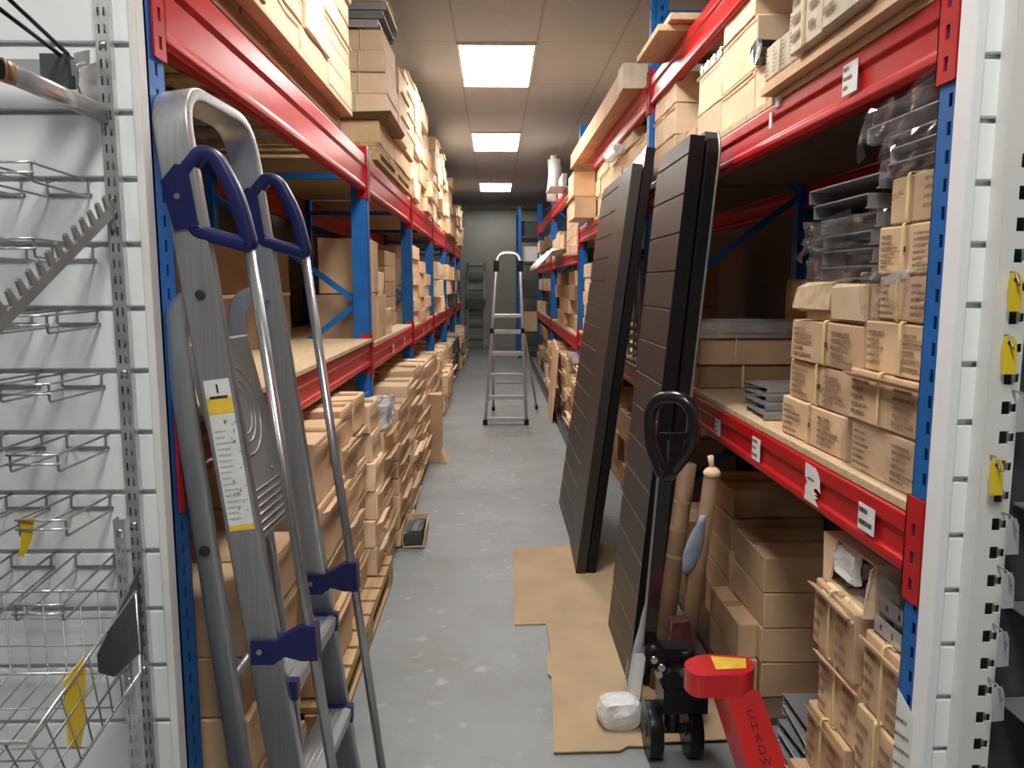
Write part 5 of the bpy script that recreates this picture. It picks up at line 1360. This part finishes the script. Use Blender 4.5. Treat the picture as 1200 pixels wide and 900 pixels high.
for r in range(7):
    y = 1.97 + (.12 if r % 2 else 0); c_ = 0
    while y < 3.66:
        w = rg.uniform(.34, .46); w = min(w, 3.70 - y)
        if 3.70 - (y + w) < .18: w = 3.70 - y
        carton(-1.05, -.655 + rg.uniform(-.006, .012), y, y + w - .007, 2.286 + r * .092, 2.286 + r * .092 + .0885, f'pale carton above the folded ladder, {ORD[r]} layer, {NTH[c_]} along', G20, side=1, m='card_pale', jit=.005, flap=.012 if rg.random() < .35 else 0)
        y += w; c_ += 1
# second bay top
GZ = 2.194
pallet('timber pallet on the top shelf of the second ladder side bay', -1.45, -.66, 4.50, 6.25, GZ, .10)
G21 = 'cartons on the top pallet of the second ladder side bay'
zt = GZ + .103
carton(-1.05, -.655, 4.58, 5.25, zt, zt + .13, 'rumpled brown carton at the bottom of the yellow strapped stack', G21, side=1, m='card', jit=.012)
carton(-1.05, -.65, 5.27, 6.2, zt, zt + .13, 'rumpled brown carton beside the bottom of the strapped stack', G21, side=1, m='card', jit=.012)
b = B(); b.hexa([(-1.1, 4.52, zt + .134), (-.60, 4.56, zt + .134), (-.60, 5.2, zt + .134), (-1.1, 5.2, zt + .134), (-1.1, 4.50, zt + .150), (-.58, 4.50, zt + .165), (-.58, 5.2, zt + .160), (-1.1, 5.2, zt + .150)])
tag(obj('cardboard_flat', b, 'card_dark'), 'dark upturned tray under the yellow strapped cartons up high', 'cardboard')
z = zt + .168
for k in range(4):
    h = .118
    dx = (0, .004, -.006, -.012)[k]
    carton(-1.08, -.618 + dx, 4.62 + .01 * (k % 2), 5.15, z, z + h - .003, f'yellow strapped carton, {ORD[k]} in the tall stack by the ceiling', G21, side=1, m='card_pale', strap=.62 + .03 * k, face='y', jit=.003); z += h
zs = z
for k in range(3):
    carton(-1.05, -.612, 5.17, 5.62, zt + .136 + .150 * k, zt + .283 + .150 * k, f'pale carton, {ORD[k]} in the stack behind the yellow strapped cartons', G21, side=1, m='card_pale', flap=.02, jit=.008)
for k in range(4):
    carton(-1.05, -.625, 5.64, 6.2, zt + .136 + .14 * k, zt + .273 + .14 * k, f'pale carton, {ORD[k]} in the second stack behind the strapped cartons', G21, side=1, m='card_pale', flap=.02, jit=.008)
for k in range(3):
    channel(-1.1, -.655 + .025 * k, 4.60, 5.1, zs + .001 + k * .047, zs + .042 + k * .047, 'x', f'grey metal profile, {ORD[k]} on the yellow strapped cartons', 'grey profiles on the strapped cartons', 'silver' if k != 1 else 'greymetal')
carton(-1.05, -.63, 4.62, 5.2, zs + .145, zs + .26, 'pale carton on the grey profiles just under the ceiling', G21, side=1, m='card_pale')
# third bay on: tall untidy stacks
G22 = 'cartons on the top shelves down the ladder side'
rg = random.Random(21)
ybase = [(6.50, 8.55, .86), (8.70, 10.8, .9), (11.0, 13.1, .85), (13.3, 15.4, .8)]
for bi, (ya, yb, H) in enumerate(ybase):
    y = ya; c_ = 0
    while y < yb - .3:
        w = rg.uniform(.5, .72); w = min(w, yb - y); zc = GZ + .003; k = 0; Ht = H * rg.uniform(.75, 1.0) 
        while zc < GZ + Ht - .05 and k < 8:
            h = rg.uniform(.13, .20)
            carton(-1.1, -.665 + rg.uniform(-.03, .055), y, y + w - .012, zc, zc + h - .004, f'far top carton, {ORD[k]} in {NTH[c_]} stack of the {LN[bi + 2]} ladder side bay', G22, side=1, m=rg.choice(['card_pale', 'card_pale', 'card']), jit=.012, flap=.03 if rg.random() < .4 else 0, rot=rg.uniform(-.02, .02)); zc += h; k += 1
        y += w; c_ += 1

# ------------------------------------------------------------------ ladder side: waist high shelf
zs = 1.055 + .13 + .020
t = thing('large_carton', 'very large brown carton with crossed straps deep on the bare shelf', 'box', (-1.3, 3.3, zs), None)
b = B(); b.box(-1.48, -1.08, 2.45, 4.12, zs, zs + .50); b.cuts(2); b.jitter(.006, 3, 3)
for v in b.bm.verts: v.co.z = max(v.co.z, zs)
obj('carton_body', b, 'card_dark', t)
b = B(); b.box(-1.079, -1.071, 2.47, 4.10, zs + .235, zs + .25)
for y in (2.9, 3.75): b.box(-1.078, -1.070, y - .008, y + .008, zs + .005, zs + .49)
obj('strap', b, 'strap', t, label='pale crossed packing straps')
carton(-1.48, -1.10, 1.75, 2.42, zs, zs + .42, 'large dim carton deep on the shelf behind the near ladder stile', None, side=1, m='card_dark')
# second bay
zs2 = 1.02 + .13 + .020
G23 = 'cartons on the waist high shelf of the second ladder side bay'
carton(-1.0, -.705, 4.36, 4.62, zs2, zs2 + .27, 'tall carton beside the blue post under the upright pair', G23, side=1, m='card', jit=.006)
carton(-1.0, -.700, 4.64, 5.0, zs2, zs2 + .26, 'tall carton second from the blue post on the waist high shelf', G23, side=1, m='card', jit=.008)
carton(-.98, -.705, 4.36, 4.54, zs2 + .275, zs2 + .58, 'slim upright carton beside the blue post, nearer of the pair', G23, side=1, m='card', jit=.004)
carton(-.98, -.705, 4.55, 4.74, zs2 + .28, zs2 + .575, 'slim upright carton farther from the blue post in the pair', G23, side=1, m='card', jit=.004)
carton(-.95, -.70, 5.02, 5.28, zs2, zs2 + .17, 'low carton with torn front after the upright pair', G23, side=1, m='card_pale', jit=.012, flap=.03)
carton(-.96, -.71, 4.76, 5.0, zs2 + .265, zs2 + .40, 'small carton behind the slim upright pair', G23, side=1, m='card_pale', jit=.01)
for k in range(5):
    carton(-1.2, -.80, 5.7, 6.3, zs2 + .115 * k, zs2 + .112 + .115 * k, f'carton, {ORD[k]} in the neat stack before the third blue post', G23, side=1, m='card_dark', jit=.004)
zs3 = 1.0 + .13 + .020
G24 = 'shelf cartons of the third ladder side bay'
for c_ in range(3):
    for k in range(6 - c_):
        carton(-1.1, -.70 + .02 * ((k + c_) % 2), 6.55 + .6 * c_, 7.1 + .6 * c_, zs3 + .112 * k, zs3 + .109 + .112 * k, f'carton, {ORD[k]} in the {NTH[c_]} shelf stack of the third ladder side bay', G24, side=1, m='card', jit=.007)
G25 = 'far shelf goods down the ladder side'
rg = random.Random(31)
for bi, ya in enumerate((8.75, 11.05, 13.35)):
    for c_ in range(3):
        n = 3
        for k in range(n):
            carton(-1.1, -.66 + rg.uniform(-.06, .05), ya + .68 * c_, ya + .62 + .68 * c_, zs3 + .2 * k, zs3 + .195 + .2 * k, f'far shelf box, {ORD[k]} in {NTH[c_]} stack of the {LN[bi + 3]} ladder side bay', G25, side=1, m=rg.choice(['card', 'card_pale', 'darkgrey', 'card']), jit=.015)
            if bi < 3: carton(-1.1, -.62 + rg.uniform(-.06, .08), ya + .68 * c_, ya + .62 + .68 * c_, .012 + .23 * k, .23 + .23 * k, f'far floor box, {ORD[k]} in {NTH[c_]} stack of the {LN[bi + 3]} ladder side bay', G25, side=1, m=rg.choice(['card', 'card_pale', 'darkgrey', 'card']), jit=.02, flap=.04)

# ------------------------------------------------------------------ ladder side: floor stacks of carton trays
pallet('timber pallet on the floor poking out under the carton trays', -1.35, -.520, 2.35, 3.78, .0, .138, nd=10)
pallet('timber pallet on the floor behind the folded ladder', -1.35, -.60, 1.72, 2.30, .0, .138, nd=4)
rg = random.Random(3)
def floor_stack(ya, yb, z0, n, h, xf, phrase, grp, m='card', jit=.008, depth=.5, flap=.026, hole=False, wob=.012):
    for k in range(n):
        dx = rg.uniform(-wob, wob); dy = rg.uniform(-.008, .008)
        carton(xf - depth, xf + dx, ya + dy + .008, yb + dy - .008, z0 + h * k, z0 + h * (k + 1) - .004, f'brown carton tray, {ORD[k]} in {phrase}', grp, side=1, m=m, jit=jit, flap=flap, rot=rg.uniform(-.012, .012), hole=hole and k >= n - 2, cat='carton tray', name='carton_tray')
G30 = 'carton trays piled on the floor below the bare shelf'
floor_stack(1.76, 2.27, .142, 4, .155, -.600, 'the floor pile right behind the folded ladder', G30, hole=True, flap=.02)
floor_stack(2.40, 2.86, .142, 4, .215, -.565, 'the floor pile next to the ladder handrails', G30, hole=True)
floor_stack(2.88, 3.16, .142, 6, .147, -.58, 'the second floor pile from the ladder handrails', G30)
floor_stack(3.18, 3.46, .142, 6, .147, -.60, 'the third floor pile from the ladder handrails', G30)
floor_stack(3.48, 3.76, .142, 6, .135, -.56, 'the fourth floor pile from the ladder handrails', G30, m='card_pale', flap=.04)
floor_stack(3.84, 4.22, .008, 6, .125, -.57, 'the floor pile under the silver plastic bag', G30, flap=.045)
G31 = 'carton trays piled on the floor of the second ladder side bay'
floor_stack(4.26, 4.74, .008, 8, .100, -.545, 'the first floor pile past the blue post', G31, m='card', flap=.036, jit=.012)
floor_stack(4.76, 5.24, .008, 8, .108, -.54, 'the second floor pile past the blue post', G31, m='card_pale', flap=.036, jit=.013)
floor_stack(5.26, 5.80, .008, 8, .113, -.555, 'the third floor pile past the blue post', G31, flap=.036, jit=.013)
floor_stack(5.82, 6.36, .008, 7, .126, -.56, 'the fourth floor pile past the blue post', G31, m='card_pale', flap=.036, jit=.013)
floor_stack(6.60, 7.3, .008, 5, .16, -.60, 'the first floor pile past the tall flattened carton', 'carton trays piled in the third ladder side bay', jit=.014)
floor_stack(7.32, 8.0, .008, 5, .16, -.60, 'the second floor pile past the tall flattened carton', 'carton trays piled in the third ladder side bay', jit=.014)
floor_stack(8.02, 8.6, .008, 4, .18, -.58, 'the third floor pile past the tall flattened carton', 'carton trays piled in the third ladder side bay', jit=.014)
# silver bag on the trays
t = thing('plastic_bag', 'crumpled silver clear plastic bag on the floor pile by the blue post', 'bag', (-.66, 4.03, .764), None)
b = B(); b.box(-.80, -.56, 3.87, 4.20, .766, .87); b.cuts(5); b.jitter(.03, 9, 7)
for v in b.bm.verts: v.co.z = max(v.co.z, .762)
obj('bag_contents', b, 'silver', t); wrap_shell(t, -.82, -.545, 3.86, 4.21, .775, .895, amp=.022, sc=12, seed=9, m='wrap_white')
# torn bits by the floor
t = thing('torn_carton', 'small torn open carton with dark grey parts on the floor by the pallet', 'box', (-.52, 4.2, 0), None)
b = B(); x0, x1, y0, y1, z1 = -.535, -.40, 4.26, 4.52, .13
b.box(x0, x0 + .005, y0, y1, 0.001, z1); b.box(x1 - .005, x1, y0, y1, .001, z1 * .8); b.box(x0 + .005, x1 - .005, y1 - .005, y1, .001, z1); b.box(x0 + .005, x1 - .005, y0, y1 - .005, .001, .006); b.cuts(1); b.jitter(.012, 12, 2)
for v in b.bm.verts: v.co.z = max(v.co.z, .001)
obj('carton_body', b, 'card_pale', t); b = B(); b.box(x0 + .02, x1 - .02, y0 + .01, y1 - .02, .02, .10); b.cuts(2); b.jitter(.012, 20, 4); obj('grey_parts', b, 'darkgrey', t, label='dark grey parts inside')
t = thing('standing_carton', 'flattened brown carton standing on end at the foot of the rack', 'cardboard', (-.5, 6.46, 0), None)
b = B(); b.box(-.565, -.45, 6.39, 6.56, .002, .58); b.cuts(3); b.jitter(.008, 5, 5)
for v in b.bm.verts: v.co.z = max(v.co.z, .002)
obj('carton_body', b, 'card', t); b = B(); b.hexa([(-.46, 6.36, .002), (-.40, 6.34, .002), (-.40, 6.56, .002), (-.46, 6.56, .002), (-.458, 6.37, .11), (-.452, 6.37, .11), (-.452, 6.55, .11), (-.458, 6.55, .11)]); obj('flap', b, 'card', t)

# ------------------------------------------------------------------ camera, world, colour
cam = bpy.data.cameras.new('camera'); co = bpy.data.objects.new('camera', cam); COL.objects.link(co)
cam.sensor_fit = 'HORIZONTAL'; cam.sensor_width = 36; cam.lens = 36 * 905 / 1200; cam.clip_start = .02
co.location = (0, 0, 1.5); co.rotation_euler = (math.radians(90 - 7.4), 0, math.radians(-1.27))
SC.camera = co
w = bpy.data.worlds.new('dim_room'); SC.world = w; w.use_nodes = True
w.node_tree.nodes['Background'].inputs[0].default_value = (.9, .93, 1, 1); w.node_tree.nodes['Background'].inputs[1].default_value = .004
SC.view_settings.view_transform = 'Standard'; SC.view_settings.look = 'None'; SC.view_settings.gamma = 1
SC.view_settings.use_curve_mapping = False; SC.view_settings.exposure = 0.85
